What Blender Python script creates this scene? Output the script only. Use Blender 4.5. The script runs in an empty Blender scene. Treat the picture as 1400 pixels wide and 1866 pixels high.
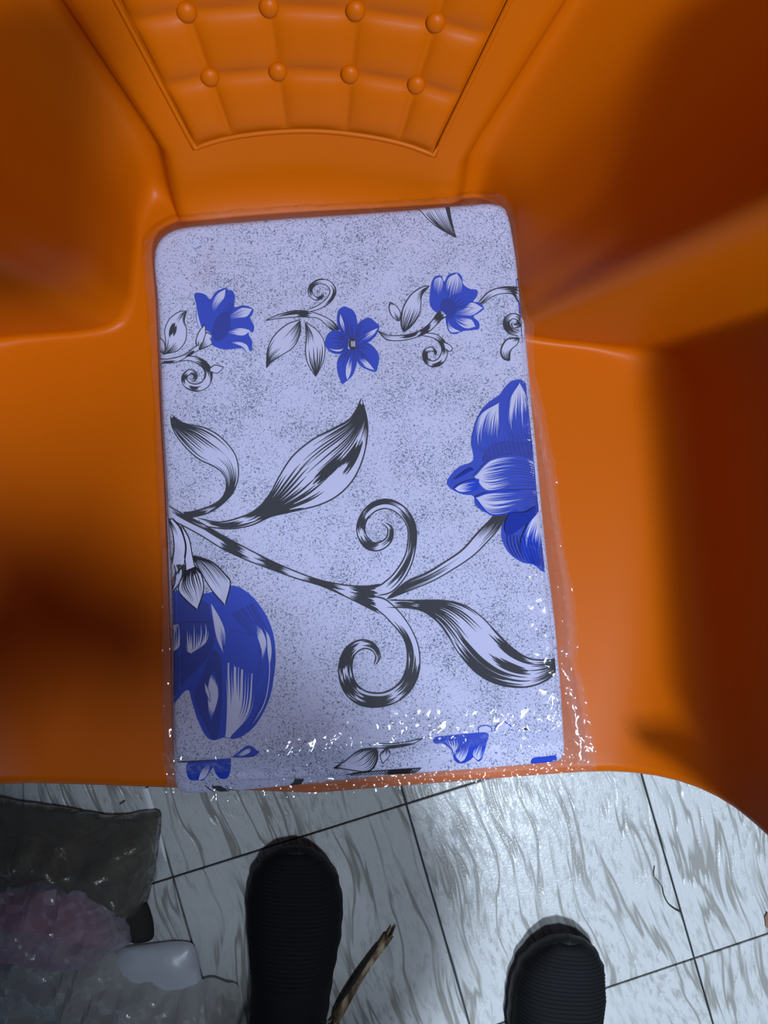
import bpy, bmesh, math, random
import numpy as np
from mathutils import Vector, Matrix, geometry, noise

random.seed(7)
rng = np.random.default_rng(7)
scene = bpy.context.scene
C = scene.collection

# ------------------------------------------------------------------ camera
F = 1400.0                                  # focal length in pixels of the 1400x1866 frame
CAM_H = 0.967
TX, TY = 0.0630, 0.0157
_d = Vector((math.tan(TX), math.tan(TY), -1.0)).normalized()
_up = Vector((0, 1, 0)); _up = (_up - _d * _up.dot(_d)).normalized()
_r = _d.cross(_up)
cd = bpy.data.cameras.new('camera'); cam = bpy.data.objects.new('camera', cd); C.objects.link(cam)
cd.sensor_fit = 'VERTICAL'; cd.sensor_height = 36.0; cd.lens = 36.0 * F / 1866.0
cd.clip_start = 0.02
cam.matrix_world = Matrix(((_r.x, _up.x, -_d.x, 0), (_r.y, _up.y, -_d.y, 0), (_r.z, _up.z, -_d.z, CAM_H), (0, 0, 0, 1)))
scene.camera = cam

# ------------------------------------------------------------------ world, lamps, exposure
w = bpy.data.worlds.new('room_light'); scene.world = w; w.use_nodes = True
bg = w.node_tree.nodes['Background']; bg.inputs[0].default_value = (0.50, 0.68, 1.0, 1); bg.inputs[1].default_value = 0.065

def area(name, loc, target, sx, sy, power, col):
    l = bpy.data.lights.new(name, 'AREA'); l.shape = 'RECTANGLE'; l.size = sx; l.size_y = sy
    l.energy = power; l.color = col
    o = bpy.data.objects.new(name, l); C.objects.link(o); o.location = loc
    o.rotation_euler = (Vector(target) - Vector(loc)).to_track_quat('-Z', 'Y').to_euler()
    return o
area('ceiling_lamp_light', (0.42, -0.36, 2.62), (0.1, -0.2, 0.3), 0.20, 0.20, 22.0, (0.70, 0.83, 1.0))
area('ceiling_lamp_light', (0.56, -1.08, 2.62), (0.1, -0.2, 0.3), 0.14, 0.14, 72.0, (0.70, 0.83, 1.0))

scene.view_settings.view_transform = 'Standard'
scene.view_settings.look = 'None'
scene.view_settings.gamma = 1.0
scene.view_settings.use_curve_mapping = False
scene.view_settings.exposure = 0.12

# ------------------------------------------------------------------ helpers
def ray(u, v):
    return _d + _r * ((u - 700.0) / F) + _up * ((933.0 - v) / F)
def px(u, v, z):
    """where the line of sight through a photo pixel meets the height z"""
    q = ray(u, v); s = (CAM_H - z) / -q.z
    return Vector((q.x * s, q.y * s, z))

# package top plane  z = PA + PB*y + PC*x
PA, PB, PC = 0.3695, -0.105, 0.020
def pk(u, v, drop=0.0):
    q = ray(u, v)
    s = (PA - drop - CAM_H) / (q.z - PB * q.y - PC * q.x)
    return (q.x * s, q.y * s)
def plane(x, y): return PA + PB * y + PC * x

def tag(o, label=None, cat=None, group=None, kind=None):
    if label: o['label'] = label
    if cat: o['category'] = cat
    if group: o['group'] = group
    if kind: o['kind'] = kind
    return o
def empty(name, loc=(0, 0, 0), rz=0):
    o = bpy.data.objects.new(name, None); C.objects.link(o); o.location = loc; o.rotation_euler[2] = rz
    o.empty_display_size = 0.05
    return o
def mesh_obj(name, verts, faces, mats, parent=None, smooth=True, fmat=None, normals=None):
    me = bpy.data.meshes.new(name); me.from_pydata([tuple(p) for p in verts], [], faces); me.update()
    if not isinstance(mats, (list, tuple)): mats = [mats]
    for m in mats: me.materials.append(m)
    if fmat is not None: me.polygons.foreach_set('material_index', fmat)
    if smooth: me.polygons.foreach_set('use_smooth', [True] * len(me.polygons))
    if normals is not None: me.normals_split_custom_set_from_vertices([tuple(n) for n in normals])
    o = bpy.data.objects.new(name, me); C.objects.link(o)
    if parent: o.parent = parent
    return o
def bm_obj(name, bm, mats, parent=None, smooth=True):
    me = bpy.data.meshes.new(name); bm.to_mesh(me); bm.free()
    if not isinstance(mats, (list, tuple)): mats = [mats]
    for m in mats: me.materials.append(m)
    if smooth: me.polygons.foreach_set('use_smooth', [True] * len(me.polygons))
    o = bpy.data.objects.new(name, me); C.objects.link(o)
    if parent: o.parent = parent
    return o
def crs(pts, n, closed=False):
    """Catmull-Rom through pts, n samples"""
    P = np.array(pts, float); m = len(P)
    if m == 2 and not closed:
        t = np.linspace(0, 1, n)[:, None]; return P[0] * (1 - t) + P[1] * t
    if closed: E_ = np.vstack([P[-1], P, P[0], P[1]]); segs = m
    else: E_ = np.vstack([2 * P[0] - P[1], P, 2 * P[-1] - P[-2]]); segs = m - 1
    t = np.linspace(0, segs, n, endpoint=not closed); k = np.minimum(t.astype(int), segs - 1); f = (t - k)[:, None]
    a, b, c, d = E_[k], E_[k + 1], E_[k + 2], E_[k + 3]
    return 0.5 * ((2 * b) + (-a + c) * f + (2 * a - 5 * b + 4 * c - d) * f ** 2 + (-a + 3 * b - 3 * c + d) * f ** 3)
def tube(pts, rad, n=10, cap=True):
    pts = [Vector(p) for p in pts]; V = []; Fc = []
    if not hasattr(rad, '__len__'): rad = [rad] * len(pts)
    ref = Vector((0.31, 0.2, 0.93))
    for i, p in enumerate(pts):
        t = (pts[min(i + 1, len(pts) - 1)] - pts[max(i - 1, 0)]).normalized()
        a = t.cross(ref).normalized(); b = t.cross(a)
        for k in range(n):
            an = 2 * math.pi * k / n
            V.append(p + (a * math.cos(an) + b * math.sin(an)) * rad[i])
    for i in range(len(pts) - 1):
        for k in range(n):
            Fc.append((i * n + k, i * n + (k + 1) % n, (i + 1) * n + (k + 1) % n, (i + 1) * n + k))
    if cap:
        Fc.append(tuple(range(n))[::-1]); Fc.append(tuple((len(pts) - 1) * n + k for k in range(n)))
    return V, Fc

# ------------------------------------------------------------------ materials
class NT:
    def __init__(self, name):
        self.m = bpy.data.materials.new(name); self.m.use_nodes = True
        self.t = self.m.node_tree; self.t.nodes.clear()
        self.out = self.n('ShaderNodeOutputMaterial')
    def n(self, typ, **kw):
        nd = self.t.nodes.new(typ)
        for k, v in kw.items():
            if k.startswith('i_'):
                key = k[2:]; key = int(key) if key.isdigit() else key.replace('_', ' ')
                nd.inputs[key].default_value = v
            else: setattr(nd, k, v)
        return nd
    def l(self, a, b): self.t.links.new(a, b)
    def ramp(self, src, stops):
        r = self.n('ShaderNodeValToRGB'); e = r.color_ramp.elements
        while len(e) < len(stops): e.new(0.5)
        for i, (p, c) in enumerate(stops):
            e[i].position = p; e[i].color = (c, c, c, 1) if not hasattr(c, '__len__') else (*c, 1)
        self.l(src, r.inputs[0]); return r
    def surf(self, s): self.l(s, self.out.inputs[0]); return self.m
def plain(name, col, rough=0.5, spec=0.5, bump=None, sheen=0, subs=0, coat=0):
    t = NT(name); b = t.n('ShaderNodeBsdfPrincipled')
    b.inputs['Base Color'].default_value = (*col, 1); b.inputs['Roughness'].default_value = rough
    b.inputs['Specular IOR Level'].default_value = spec
    b.inputs['Sheen Weight'].default_value = sheen
    b.inputs['Coat Weight'].default_value = coat
    if bump:
        co = t.n('ShaderNodeTexCoord'); nz = t.n('ShaderNodeTexNoise'); nz.inputs['Scale'].default_value = bump[0]; nz.inputs['Detail'].default_value = 4
        bp = t.n('ShaderNodeBump'); bp.inputs['Strength'].default_value = bump[1]; bp.inputs['Distance'].default_value = bump[2]
        t.l(co.outputs['Object'], nz.inputs['Vector']); t.l(nz.outputs['Fac'], bp.inputs['Height']); t.l(bp.outputs[0], b.inputs['Normal'])
    return t.surf(b.outputs[0])

M = {}
def mat_orange():
    t = NT('orange_plastic'); b = t.n('ShaderNodeBsdfPrincipled')
    co = t.n('ShaderNodeTexCoord'); n1 = t.n('ShaderNodeTexNoise', i_Scale=6.0, i_Detail=3.0)
    t.l(co.outputs['Object'], n1.inputs['Vector'])
    mx = t.n('ShaderNodeMixRGB'); mx.inputs[1].default_value = (0.43, 0.082, 0.0, 1); mx.inputs[2].default_value = (0.47, 0.09, 0.0, 1)
    t.l(n1.outputs['Fac'], mx.inputs[0]); t.l(mx.outputs[0], b.inputs['Base Color'])
    n2 = t.n('ShaderNodeTexNoise', i_Scale=900.0, i_Detail=2.0); t.l(co.outputs['Object'], n2.inputs['Vector'])
    bp = t.n('ShaderNodeBump', i_Strength=0.12, i_Distance=0.0004); t.l(n2.outputs['Fac'], bp.inputs['Height']); t.l(bp.outputs[0], b.inputs['Normal'])
    b.inputs['Roughness'].default_value = 0.40; b.inputs['Specular IOR Level'].default_value = 0.13
    return t.surf(b.outputs[0])
M['orange'] = mat_orange()

def mat_tile():
    t = NT('glazed_tile'); b = t.n('ShaderNodeBsdfPrincipled')
    co = t.n('ShaderNodeTexCoord'); oi = t.n('ShaderNodeObjectInfo')
    mul = t.n('ShaderNodeVectorMath', operation='SCALE'); cmb = t.n('ShaderNodeCombineXYZ')
    t.l(oi.outputs['Random'], cmb.inputs[0]); t.l(oi.outputs['Random'], cmb.inputs[1]); t.l(cmb.outputs[0], mul.inputs[0]); mul.inputs['Scale'].default_value = 37.0
    add = t.n('ShaderNodeVectorMath', operation='ADD'); t.l(co.outputs['Object'], add.inputs[0]); t.l(mul.outputs[0], add.inputs[1])
    # slow bend of the streaks
    nb = t.n('ShaderNodeTexNoise', i_Scale=5.0, i_Detail=1.0); t.l(add.outputs[0], nb.inputs['Vector'])
    sb = t.n('ShaderNodeVectorMath', operation='SUBTRACT'); t.l(nb.outputs['Color'], sb.inputs[0]); sb.inputs[1].default_value = (0.5, 0.5, 0.5)
    sc = t.n('ShaderNodeVectorMath', operation='MULTIPLY'); t.l(sb.outputs[0], sc.inputs[0]); sc.inputs[1].default_value = (0.07, 0.05, 0)
    ad2 = t.n('ShaderNodeVectorMath', operation='ADD'); t.l(add.outputs[0], ad2.inputs[0]); t.l(sc.outputs[0], ad2.inputs[1])
    def aniso(sx, sy, rot, det, rough, dist_):
        mp = t.n('ShaderNodeMapping'); mp.inputs['Scale'].default_value = (sx, sy, 1); mp.inputs['Rotation'].default_value = (0, 0, rot)
        t.l(ad2.outputs[0], mp.inputs['Vector'])
        n_ = t.n('ShaderNodeTexNoise', i_Scale=1.0, i_Detail=det, i_Roughness=rough, i_Distortion=dist_); t.l(mp.outputs[0], n_.inputs['Vector'])
        return n_.outputs['Fac']
    # thin wandering veins: iso lines of a stretched noise, kept only in places
    v1 = aniso(34, 4.2, 0.26, 3.0, 0.55, 0.15)
    d1 = t.n('ShaderNodeMath', operation='SUBTRACT'); t.l(v1, d1.inputs[0]); d1.inputs[1].default_value = 0.5
    a1 = t.n('ShaderNodeMath', operation='ABSOLUTE'); t.l(d1.outputs[0], a1.inputs[0])
    vein = t.ramp(a1.outputs[0], [(0.010, 1.0), (0.042, 0.0)])
    gate = t.ramp(aniso(14, 6, 0.26, 2.0, 0.5, 0.0), [(0.36, 0.0), (0.50, 1.0)])
    vg = t.n('ShaderNodeMath', operation='MULTIPLY'); t.l(vein.outputs[0], vg.inputs[0]); t.l(gate.outputs[0], vg.inputs[1])
    # soft mottling between the veins
    mot = t.ramp(aniso(150, 48, 0.26, 4.0, 0.65, 0.2), [(0.49, 0.0), (0.66, 0.75)])
    area_ = t.ramp(aniso(8, 5, 0.26, 2.0, 0.5, 0.0), [(0.40, 0.25), (0.62, 1.0)])
    mg = t.n('ShaderNodeMath', operation='MULTIPLY'); t.l(mot.outputs[0], mg.inputs[0]); t.l(area_.outputs[0], mg.inputs[1])
    streak = t.n('ShaderNodeMath', operation='MAXIMUM'); t.l(vg.outputs[0], streak.inputs[0]); t.l(mg.outputs[0], streak.inputs[1])
    mx = t.n('ShaderNodeMixRGB'); mx.inputs[1].default_value = (0.52, 0.525, 0.515, 1); mx.inputs[2].default_value = (0.27, 0.26, 0.235, 1)
    t.l(streak.outputs[0], mx.inputs[0]); t.l(mx.outputs[0], b.inputs['Base Color'])
    bp = t.n('ShaderNodeBump', i_Strength=0.5, i_Distance=0.0016, invert=True); t.l(streak.outputs[0], bp.inputs['Height'])
    n4 = t.n('ShaderNodeTexNoise', i_Scale=330.0, i_Detail=2.0); t.l(add.outputs[0], n4.inputs['Vector'])
    bp2 = t.n('ShaderNodeBump', i_Strength=0.35, i_Distance=0.0007); t.l(n4.outputs['Fac'], bp2.inputs['Height']); t.l(bp.outputs[0], bp2.inputs['Normal'])
    t.l(bp2.outputs[0], b.inputs['Normal'])
    b.inputs['Roughness'].default_value = 0.26; b.inputs['Specular IOR Level'].default_value = 0.28
    return t.surf(b.outputs[0])
M['tile'] = mat_tile()
M['grout'] = plain('dark_grout', (0.06, 0.065, 0.07), 0.9)

def mat_fabric():
    t = NT('speckled_cotton'); b = t.n('ShaderNodeBsdfPrincipled')
    co = t.n('ShaderNodeTexCoord')
    nw = t.n('ShaderNodeTexNoise', i_Scale=260.0, i_Detail=1.0); t.l(co.outputs['Object'], nw.inputs['Vector'])
    sw = t.n('ShaderNodeVectorMath', operation='SCALE'); sw.inputs['Scale'].default_value = 0.006; t.l(nw.outputs['Color'], sw.inputs[0])
    ad = t.n('ShaderNodeVectorMath', operation='ADD'); t.l(co.outputs['Object'], ad.inputs[0]); t.l(sw.outputs[0], ad.inputs[1])
    n1 = t.n('ShaderNodeTexNoise', i_Scale=900.0, i_Detail=1.0, i_Roughness=0.4); t.l(ad.outputs[0], n1.inputs['Vector'])
    n2 = t.n('ShaderNodeTexNoise', i_Scale=34.0, i_Detail=3.0, i_Roughness=0.6); t.l(co.outputs['Object'], n2.inputs['Vector'])
    m = t.n('ShaderNodeMath', operation='MULTIPLY_ADD'); t.l(n2.outputs['Fac'], m.inputs[0]); m.inputs[1].default_value = 0.34; t.l(n1.outputs['Fac'], m.inputs[2])
    r = t.ramp(m.outputs[0], [(0.735, 0.0), (0.80, 0.9)])
    mx = t.n('ShaderNodeMixRGB'); mx.inputs[1].default_value = (0.455, 0.445, 0.61, 1); mx.inputs[2].default_value = (0.095, 0.115, 0.17, 1)
    t.l(r.outputs[0], mx.inputs[0]); t.l(mx.outputs[0], b.inputs['Base Color'])
    n3 = t.n('ShaderNodeTexNoise', i_Scale=1500.0); t.l(co.outputs['Object'], n3.inputs['Vector'])
    bp = t.n('ShaderNodeBump', i_Strength=0.15, i_Distance=0.0004); t.l(n3.outputs['Fac'], bp.inputs['Height']); t.l(bp.outputs[0], b.inputs['Normal'])
    b.inputs['Roughness'].default_value = 0.85; b.inputs['Specular IOR Level'].default_value = 0.2
    return t.surf(b.outputs[0])
M['fabric'] = mat_fabric()
M['pwhite'] = plain('plain_cotton', (0.455, 0.445, 0.61), 0.85, 0.2)
M['pblue'] = plain('blue_print', (0.012, 0.040, 0.38), 0.8, 0.2)
M['pdark'] = plain('dark_blue_print', (0.008, 0.022, 0.24), 0.8, 0.2)
M['pblack'] = plain('black_print', (0.012, 0.012, 0.018), 0.8, 0.2)
PMATS = [M['pwhite'], M['pblack'], M['pblue'], M['pdark']]

def mat_film(name, haze, hazecol, rough, sc, dist, tint=(1, 1, 1), spec=1.0):
    t = NT(name)
    co = t.n('ShaderNodeTexCoord')
    n1 = t.n('ShaderNodeTexNoise', i_Scale=sc, i_Detail=4.0, i_Roughness=0.55, i_Distortion=1.2); t.l(co.outputs['Object'], n1.inputs['Vector'])
    bp = t.n('ShaderNodeBump', i_Strength=1.0, i_Distance=dist); t.l(n1.outputs['Fac'], bp.inputs['Height'])
    tr = t.n('ShaderNodeBsdfTransparent'); tr.inputs[0].default_value = (*tint, 1)
    df = t.n('ShaderNodeBsdfDiffuse'); df.inputs[0].default_value = (*hazecol, 1)
    m1 = t.n('ShaderNodeMixShader'); m1.inputs[0].default_value = haze; t.l(tr.outputs[0], m1.inputs[1]); t.l(df.outputs[0], m1.inputs[2])
    gl = t.n('ShaderNodeBsdfGlossy'); gl.inputs['Roughness'].default_value = rough; gl.inputs[0].default_value = (1, 1, 1, 1); t.l(bp.outputs[0], gl.inputs['Normal'])
    lw_ = t.n('ShaderNodeLayerWeight', i_Blend=0.5); t.l(bp.outputs[0], lw_.inputs['Normal'])
    pw = t.n('ShaderNodeMath', operation='POWER'); pw.inputs[1].default_value = 5.0; t.l(lw_.outputs['Facing'], pw.inputs[0])
    ml = t.n('ShaderNodeMath', operation='MULTIPLY_ADD'); ml.inputs[1].default_value = 0.7; ml.inputs[2].default_value = 0.05 * spec; ml.use_clamp = True; t.l(pw.outputs[0], ml.inputs[0])
    m2 = t.n('ShaderNodeMixShader'); t.l(ml.outputs[0], m2.inputs[0]); t.l(m1.outputs[0], m2.inputs[1]); t.l(gl.outputs[0], m2.inputs[2])
    return t.surf(m2.outputs[0])
M['film'] = mat_film('clear_film', 0.028, (0.85, 0.85, 0.9), 0.07, 40.0, 0.0001, (0.97, 0.97, 0.97), 1.0)
M['wrap'] = mat_film('crumpled_wrap', 0.55, (0.82, 0.82, 0.78), 0.12, 45.0, 0.004, (0.92, 0.92, 0.92), 1.3)
M['wrap2'] = mat_film('thin_wrap', 0.30, (0.72, 0.62, 0.70), 0.2, 40.0, 0.005, (0.9, 0.88, 0.92), 1.2)
M['olive'] = mat_film('olive_film', 0.62, (0.15, 0.135, 0.11), 0.25, 30.0, 0.005, (0.75, 0.72, 0.64), 1.0)
M['milky'] = mat_film('milky_film', 0.66, (0.74, 0.76, 0.80), 0.35, 20.0, 0.002, (0.9, 0.9, 0.95), 0.8)
M['pink'] = plain('pink_cloth', (0.80, 0.14, 0.26), 0.9, 0.2, (120, 0.4, 0.003))
M['bluecloth'] = plain('blue_cloth', (0.04, 0.08, 0.42), 0.9, 0.2, (120, 0.4, 0.003))
M['navycloth'] = plain('navy_cloth', (0.02, 0.022, 0.05), 0.9, 0.2, (120, 0.4, 0.003))
M['darkcloth'] = plain('dark_brown_cloth', (0.035, 0.032, 0.028), 0.9, 0.2, (120, 0.4, 0.003))
M['black_knit'] = plain('black_knit', (0.0045, 0.005, 0.006), 0.8, 0.2, (900, 0.4, 0.0006))
M['black_rubber'] = plain('black_rubber', (0.006, 0.006, 0.0065), 0.6, 0.3)
M['trouser'] = plain('black_trouser', (0.012, 0.012, 0.014), 0.9, 0.2, (400, 0.3, 0.001))
M['shirt'] = plain('dark_shirt', (0.03, 0.03, 0.035), 0.9, 0.2, (300, 0.3, 0.001))
M['skin'] = plain('skin', (0.16, 0.075, 0.045), 0.55, 0.4)
M['hair'] = plain('black_hair', (0.008, 0.007, 0.006), 0.8, 0.2, (500, 0.8, 0.003))
M['eye'] = plain('eye_white', (0.7, 0.68, 0.64), 0.3)

# ------------------------------------------------------------------ floor of single tiles
floor = mesh_obj('floor', [(-2.5, -2.5, -0.008), (2.5, -2.5, -0.008), (2.5, 2.5, -0.008), (-2.5, 2.5, -0.008)], [(0, 1, 2, 3)], M['grout'], smooth=False)
tag(floor, 'white glazed tile floor with grey streaks and dark joints', 'floor', kind='structure')
GA = 0.2805; GO = Vector((-0.1995, -0.4349, 0)); T = 0.30
def tile_mesh():
    bm = bmesh.new(); g = T - 0.0022
    bmesh.ops.create_cube(bm, size=1.0)
    for v_ in bm.verts: v_.co = Vector((v_.co.x * g, v_.co.y * g, v_.co.z * 0.008 - 0.004))
    ed = [e for e in bm.edges if e.verts[0].co.z > -0.001 and e.verts[1].co.z > -0.001]
    bmesh.ops.bevel(bm, geom=ed, offset=0.0012, segments=2, profile=0.5, affect='EDGES')
    me = bpy.data.meshes.new('tile'); bm.to_mesh(me); bm.free(); me.materials.append(M['tile']); return me
tm = tile_mesh()
e1 = Vector((math.cos(GA), math.sin(GA), 0)); e2 = Vector((-math.sin(GA), math.cos(GA), 0))
for i in range(-10, 11):
    for j in range(-10, 13):
        c = GO + e1 * (T * (i + 0.5)) + e2 * (T * (j + 0.5))
        if abs(c.x) > 2.3 or abs(c.y) > 2.3: continue
        o = bpy.data.objects.new('tile', tm); C.objects.link(o); o.location = c; o.rotation_euler[2] = GA; o.parent = floor

P_ = [px(u, v, 0.001) for u, v in ((264, 1436), (275, 1475), (285, 1510), (294, 1540), (303, 1570))]  # glare along the tile edge, modelled as a thin white bar
def glare_strip_mesh():
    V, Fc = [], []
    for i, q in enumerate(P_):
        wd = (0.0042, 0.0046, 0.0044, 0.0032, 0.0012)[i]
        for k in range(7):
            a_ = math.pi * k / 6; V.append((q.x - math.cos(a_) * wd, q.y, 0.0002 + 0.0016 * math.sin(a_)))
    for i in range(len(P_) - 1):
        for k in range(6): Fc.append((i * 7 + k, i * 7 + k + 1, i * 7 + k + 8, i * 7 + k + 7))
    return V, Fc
_v, _f = glare_strip_mesh(); mesh_obj('joint_glare_strip', _v, _f, plain('glare_white', (0.75, 0.76, 0.78), 0.5), floor)

# ------------------------------------------------------------------ armchair
XC = -0.016
def zseat(x, y): return 0.357 - 0.105 * (y + 0.20) + 0.10 * max(0.0, abs(x) - 0.16) ** 2 * 4
# right half of the crease line in plan: x, y, flare per metre of height (fx, fy), rim height above seat, fillet radius
ND = [
 (0.000, 0.272, 0.00, 0.55, 0.46, 0.030),
 (0.060, 0.268, 0.17, 0.55, 0.46, 0.030),
 (0.103, 0.261, 0.31, 0.55, 0.45, 0.026),
 (0.117, 0.264, 0.34, 0.55, 0.45, 0.022),
 (0.127, 0.280, 0.34, 0.50, 0.45, 0.016),
 (0.140, 0.280, 0.34, 0.48, 0.44, 0.012),
 (0.150, 0.256, 0.44, 0.36, 0.43, 0.010),
 (0.153, 0.214, 0.44, 0.24, 0.41, 0.008),
 (0.157, 0.180, 0.34, 0.10, 0.40, 0.008),
 (0.176, 0.162, 0.22, 0.00, 0.40, 0.008),
 (0.250, 0.152, 0.10,-0.04, 0.39, 0.012),
 (0.292, 0.140, 0.06,-0.04, 0.38, 0.030),
 (0.304, 0.095, 0.04, 0.00, 0.36, 0.050),
 (0.307, 0.000, 0.04, 0.00, 0.32, 0.056),
 (0.304,-0.110, 0.05,-0.06, 0.27, 0.066),
 (0.299,-0.188, 0.06,-0.16, 0.24, 0.082)]
NDfull = [(-a, b, -c, d, e, f_) for a, b, c, d, e, f_ in ND[:0:-1]] + ND
NT_ = 30 * 7 + 1
CR = crs(NDfull, NT_)                      # plan samples, left front -> back -> right front
def node_at(t):                            # t in -15..15 (node index)
    k = (t + 15) / 30 * (NT_ - 1); i = int(min(max(math.floor(k), 0), NT_ - 2)); f_ = k - i
    return CR[i] * (1 - f_) + CR[i + 1] * f_
def wall(nd, h):
    x, y, fx, fy, hm, r = nd
    ex = h
    if abs(x) < 0.16: ex = h + (max(0.0, h - 0.05) * 1.35 - h) * min(1.0, (0.16 - abs(x)) / 0.03)   # waisted pillar
    return Vector((x + fx * ex, y + fy * h, zseat(x, y) + h))
def front_y(x): return -0.2045 + 0.20 * x * x
NS, NF, NW = 26, 8, 30
def column(nd):
    x, y, fx, fy, hm, r = nd
    c = Vector((x, y, zseat(x, y)))
    q = Vector((x * 0.30 * min(1, max(0, (y - 0.03) / 0.2)), min(y, 0.03), 0))
    if y < 0.0: q.y = y + (front_y(0) - front_y(x)) * min(1, -y / 0.2)
    q.z = zseat(q.x, q.y)
    pts = []
    inw = (q - c); L = inw.length; A = c + inw * (r / L)
    A.z = zseat(A.x, A.y)
    for i in range(NS):
        p = q.lerp(A, i / NS); p.z = zseat(p.x, p.y); pts.append(p)
    B = wall(nd, r)
    for i in range(NF):
        f_ = i / NF; pts.append(A * (1 - f_) ** 2 + c * 2 * f_ * (1 - f_) + B * f_ ** 2)
    for i in range(NW + 1):
        pts.append(wall(nd, r + (hm - r) * i / NW))
    # rolled rim
    e = pts[-1]; out = Vector((fx, fy, 0)); out = out.normalized() if out.length > 0.01 else Vector((0, 1, 0))
    for i in range(1, 7):
        a = i / 6 * math.pi * 0.95
        pts.append(e + out * 0.016 * (1 - math.cos(a)) + Vector((0, 0, 0.014 * math.sin(a))))
    pts.append(pts[-1] - Vector((0, 0, 0.03)))
    return pts
cols = [column(CR[i]) for i in range(NT_)]
def lip(col, sgn):
    """rolled front edge in front of the outermost column"""
    rows = []
    n = len(col)
    nrm = []
    for i in range(n):
        t = (col[min(i + 1, n - 1)] - col[max(i - 1, 0)]); t.y = 0
        t.normalize(); nn = Vector((-t.z, 0, t.x)) * sgn
        if nn.length < 0.1: nn = Vector((0, 0, 1))
        nrm.append(nn)
    R = 0.009
    for k in range(1, 7):
        a = k / 6 * math.pi / 2
        rows.append([col[i] + Vector((0, -R * math.sin(a), 0)) - nrm[i] * R * (1 - math.cos(a)) for i in range(n)])
    rows.append([p + Vector((0, 0.004, 0)) - nrm[i] * 0.028 for i, p in enumerate(rows[-1])])
    return rows
Lrows = lip(cols[0], -1)
Rrows = lip(cols[-1], 1)
grid = Lrows[::-1] + cols + Rrows
G = np.array([[tuple(p) for p in c_] for c_ in grid])
nr, nc = G.shape[:2]
# vertex normals of the whole moulding, so that the parts meet without a visible seam
idx = np.arange(nr * nc).reshape(nr, nc)
Vf = G.reshape(-1, 3)
quads = np.stack([idx[:-1, :-1], idx[1:, :-1], idx[1:, 1:], idx[:-1, 1:]], -1).reshape(-1, 4)
fn = np.cross(Vf[quads[:, 2]] - Vf[quads[:, 0]], Vf[quads[:, 3]] - Vf[quads[:, 1]])
vn = np.zeros_like(Vf)
for k in range(4): np.add.at(vn, quads[:, k], fn)
# left and right halves share the centre line points: merge their normals by position
key = {}
for i, p in enumerate(np.round(Vf, 5)):
    key.setdefault(tuple(p), []).append(i)
for ids in key.values():
    if len(ids) > 1: vn[ids] = vn[ids].sum(0)
vn /= np.maximum(np.linalg.norm(vn, axis=1, keepdims=True), 1e-12)
WIND = vn[idx[nr - 20, 12]][2] > 0         # winding of the grid that looks into the chair
if not WIND: vn = -vn
chair = empty('plastic_armchair', (XC, 0, 0))
tag(chair, 'orange moulded plastic armchair with a button tufted back panel', 'chair')
def shell_part(name, r0, r1, c0, c1, label=None):
    sub = idx[r0:r1 + 1, c0:c1 + 1]; a, b = sub.shape
    P = Vf[sub.reshape(-1)]; N = vn[sub.reshape(-1)]
    th = 0.004
    V = np.vstack([P, P - N * th]); n = a * b
    Fc = []; li = np.arange(n).reshape(a, b)
    for i in range(a - 1):
        for j in range(b - 1):
            f_ = (li[i, j], li[i + 1, j], li[i + 1, j + 1], li[i, j + 1]) if WIND else (li[i, j], li[i, j + 1], li[i + 1, j + 1], li[i + 1, j])
            Fc.append(tuple(int(x) for x in f_)); Fc.append(tuple(int(x) + n for x in f_[::-1]))
    def rim(seq):
        for p, q in zip(seq[:-1], seq[1:]): Fc.append((int(p), int(q), int(q) + n, int(p) + n))
    if r0 == 0: rim(li[0, :])
    if r1 == nr - 1: rim(li[-1, :][::-1])
    if c1 == nc - 1: rim(li[:, -1])
    NN = np.vstack([N, -N])
    o = mesh_obj(name, V, Fc, M['orange'], chair, True, None, NN)
    if label: o['label'] = label
    return o
ls = len(Lrows)
cw = NS + NF // 2                           # seat ends in the middle of the fillet
kb = ls + int(round((15 - 11) / 30 * (NT_ - 1))); kb2 = nr - 1 - kb
shell_part('seat', 0, nr - 1, 0, cw)
shell_part('armrest', 0, kb, cw, nc - 1)
shell_part('backrest', kb, kb2, cw, nc - 1)
shell_part('armrest', kb2, nr - 1, cw, nc - 1)
# tufted panel on the middle of the back
def back_pt(a, h):
    """a in -1..1 over the panel width, h height above the seat; returns point and outward normal"""
    def P(a_, h_):
        return wall(node_at(a_ * 1.62), h_)
    p = P(a, h); da = P(min(a + 0.02, 1.6), h) - P(a - 0.02, h); dh = P(a, h + 0.004) - P(a, h - 0.004)
    n = da.cross(dh).normalized()
    if n.y > 0: n = -n
    return p, n
H0, H1 = 0.066, 0.41
colsx = [-1.0, -0.645, -0.215, 0.215, 0.645, 1.0]
rowsh = [H0, 0.1055, 0.1435, 0.182, 0.221, 0.260, 0.299, 0.338, 0.376, H1]
def hbase(a): return -0.007 * (a * a)        # the lower edge is an arc
def pillow(a, h):
    for i in range(5):
        if a <= colsx[i + 1] + 1e-9: break
    u = (a - colsx[i]) / (colsx[i + 1] - colsx[i]); 
    for j in range(len(rowsh) - 1):
        if h <= rowsh[j + 1] + 1e-9: break
    v_ = (h - rowsh[j]) / (rowsh[j + 1] - rowsh[j])
    u = 2 * u - 1; v_ = 2 * v_ - 1
    return 0.0058 * (max(0, 1 - abs(u) ** 3.0) ** 0.6) * (max(0, 1 - abs(v_) ** 3.0) ** 0.6)
NA, NH = 100, 135
V = []; Fc = []
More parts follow.
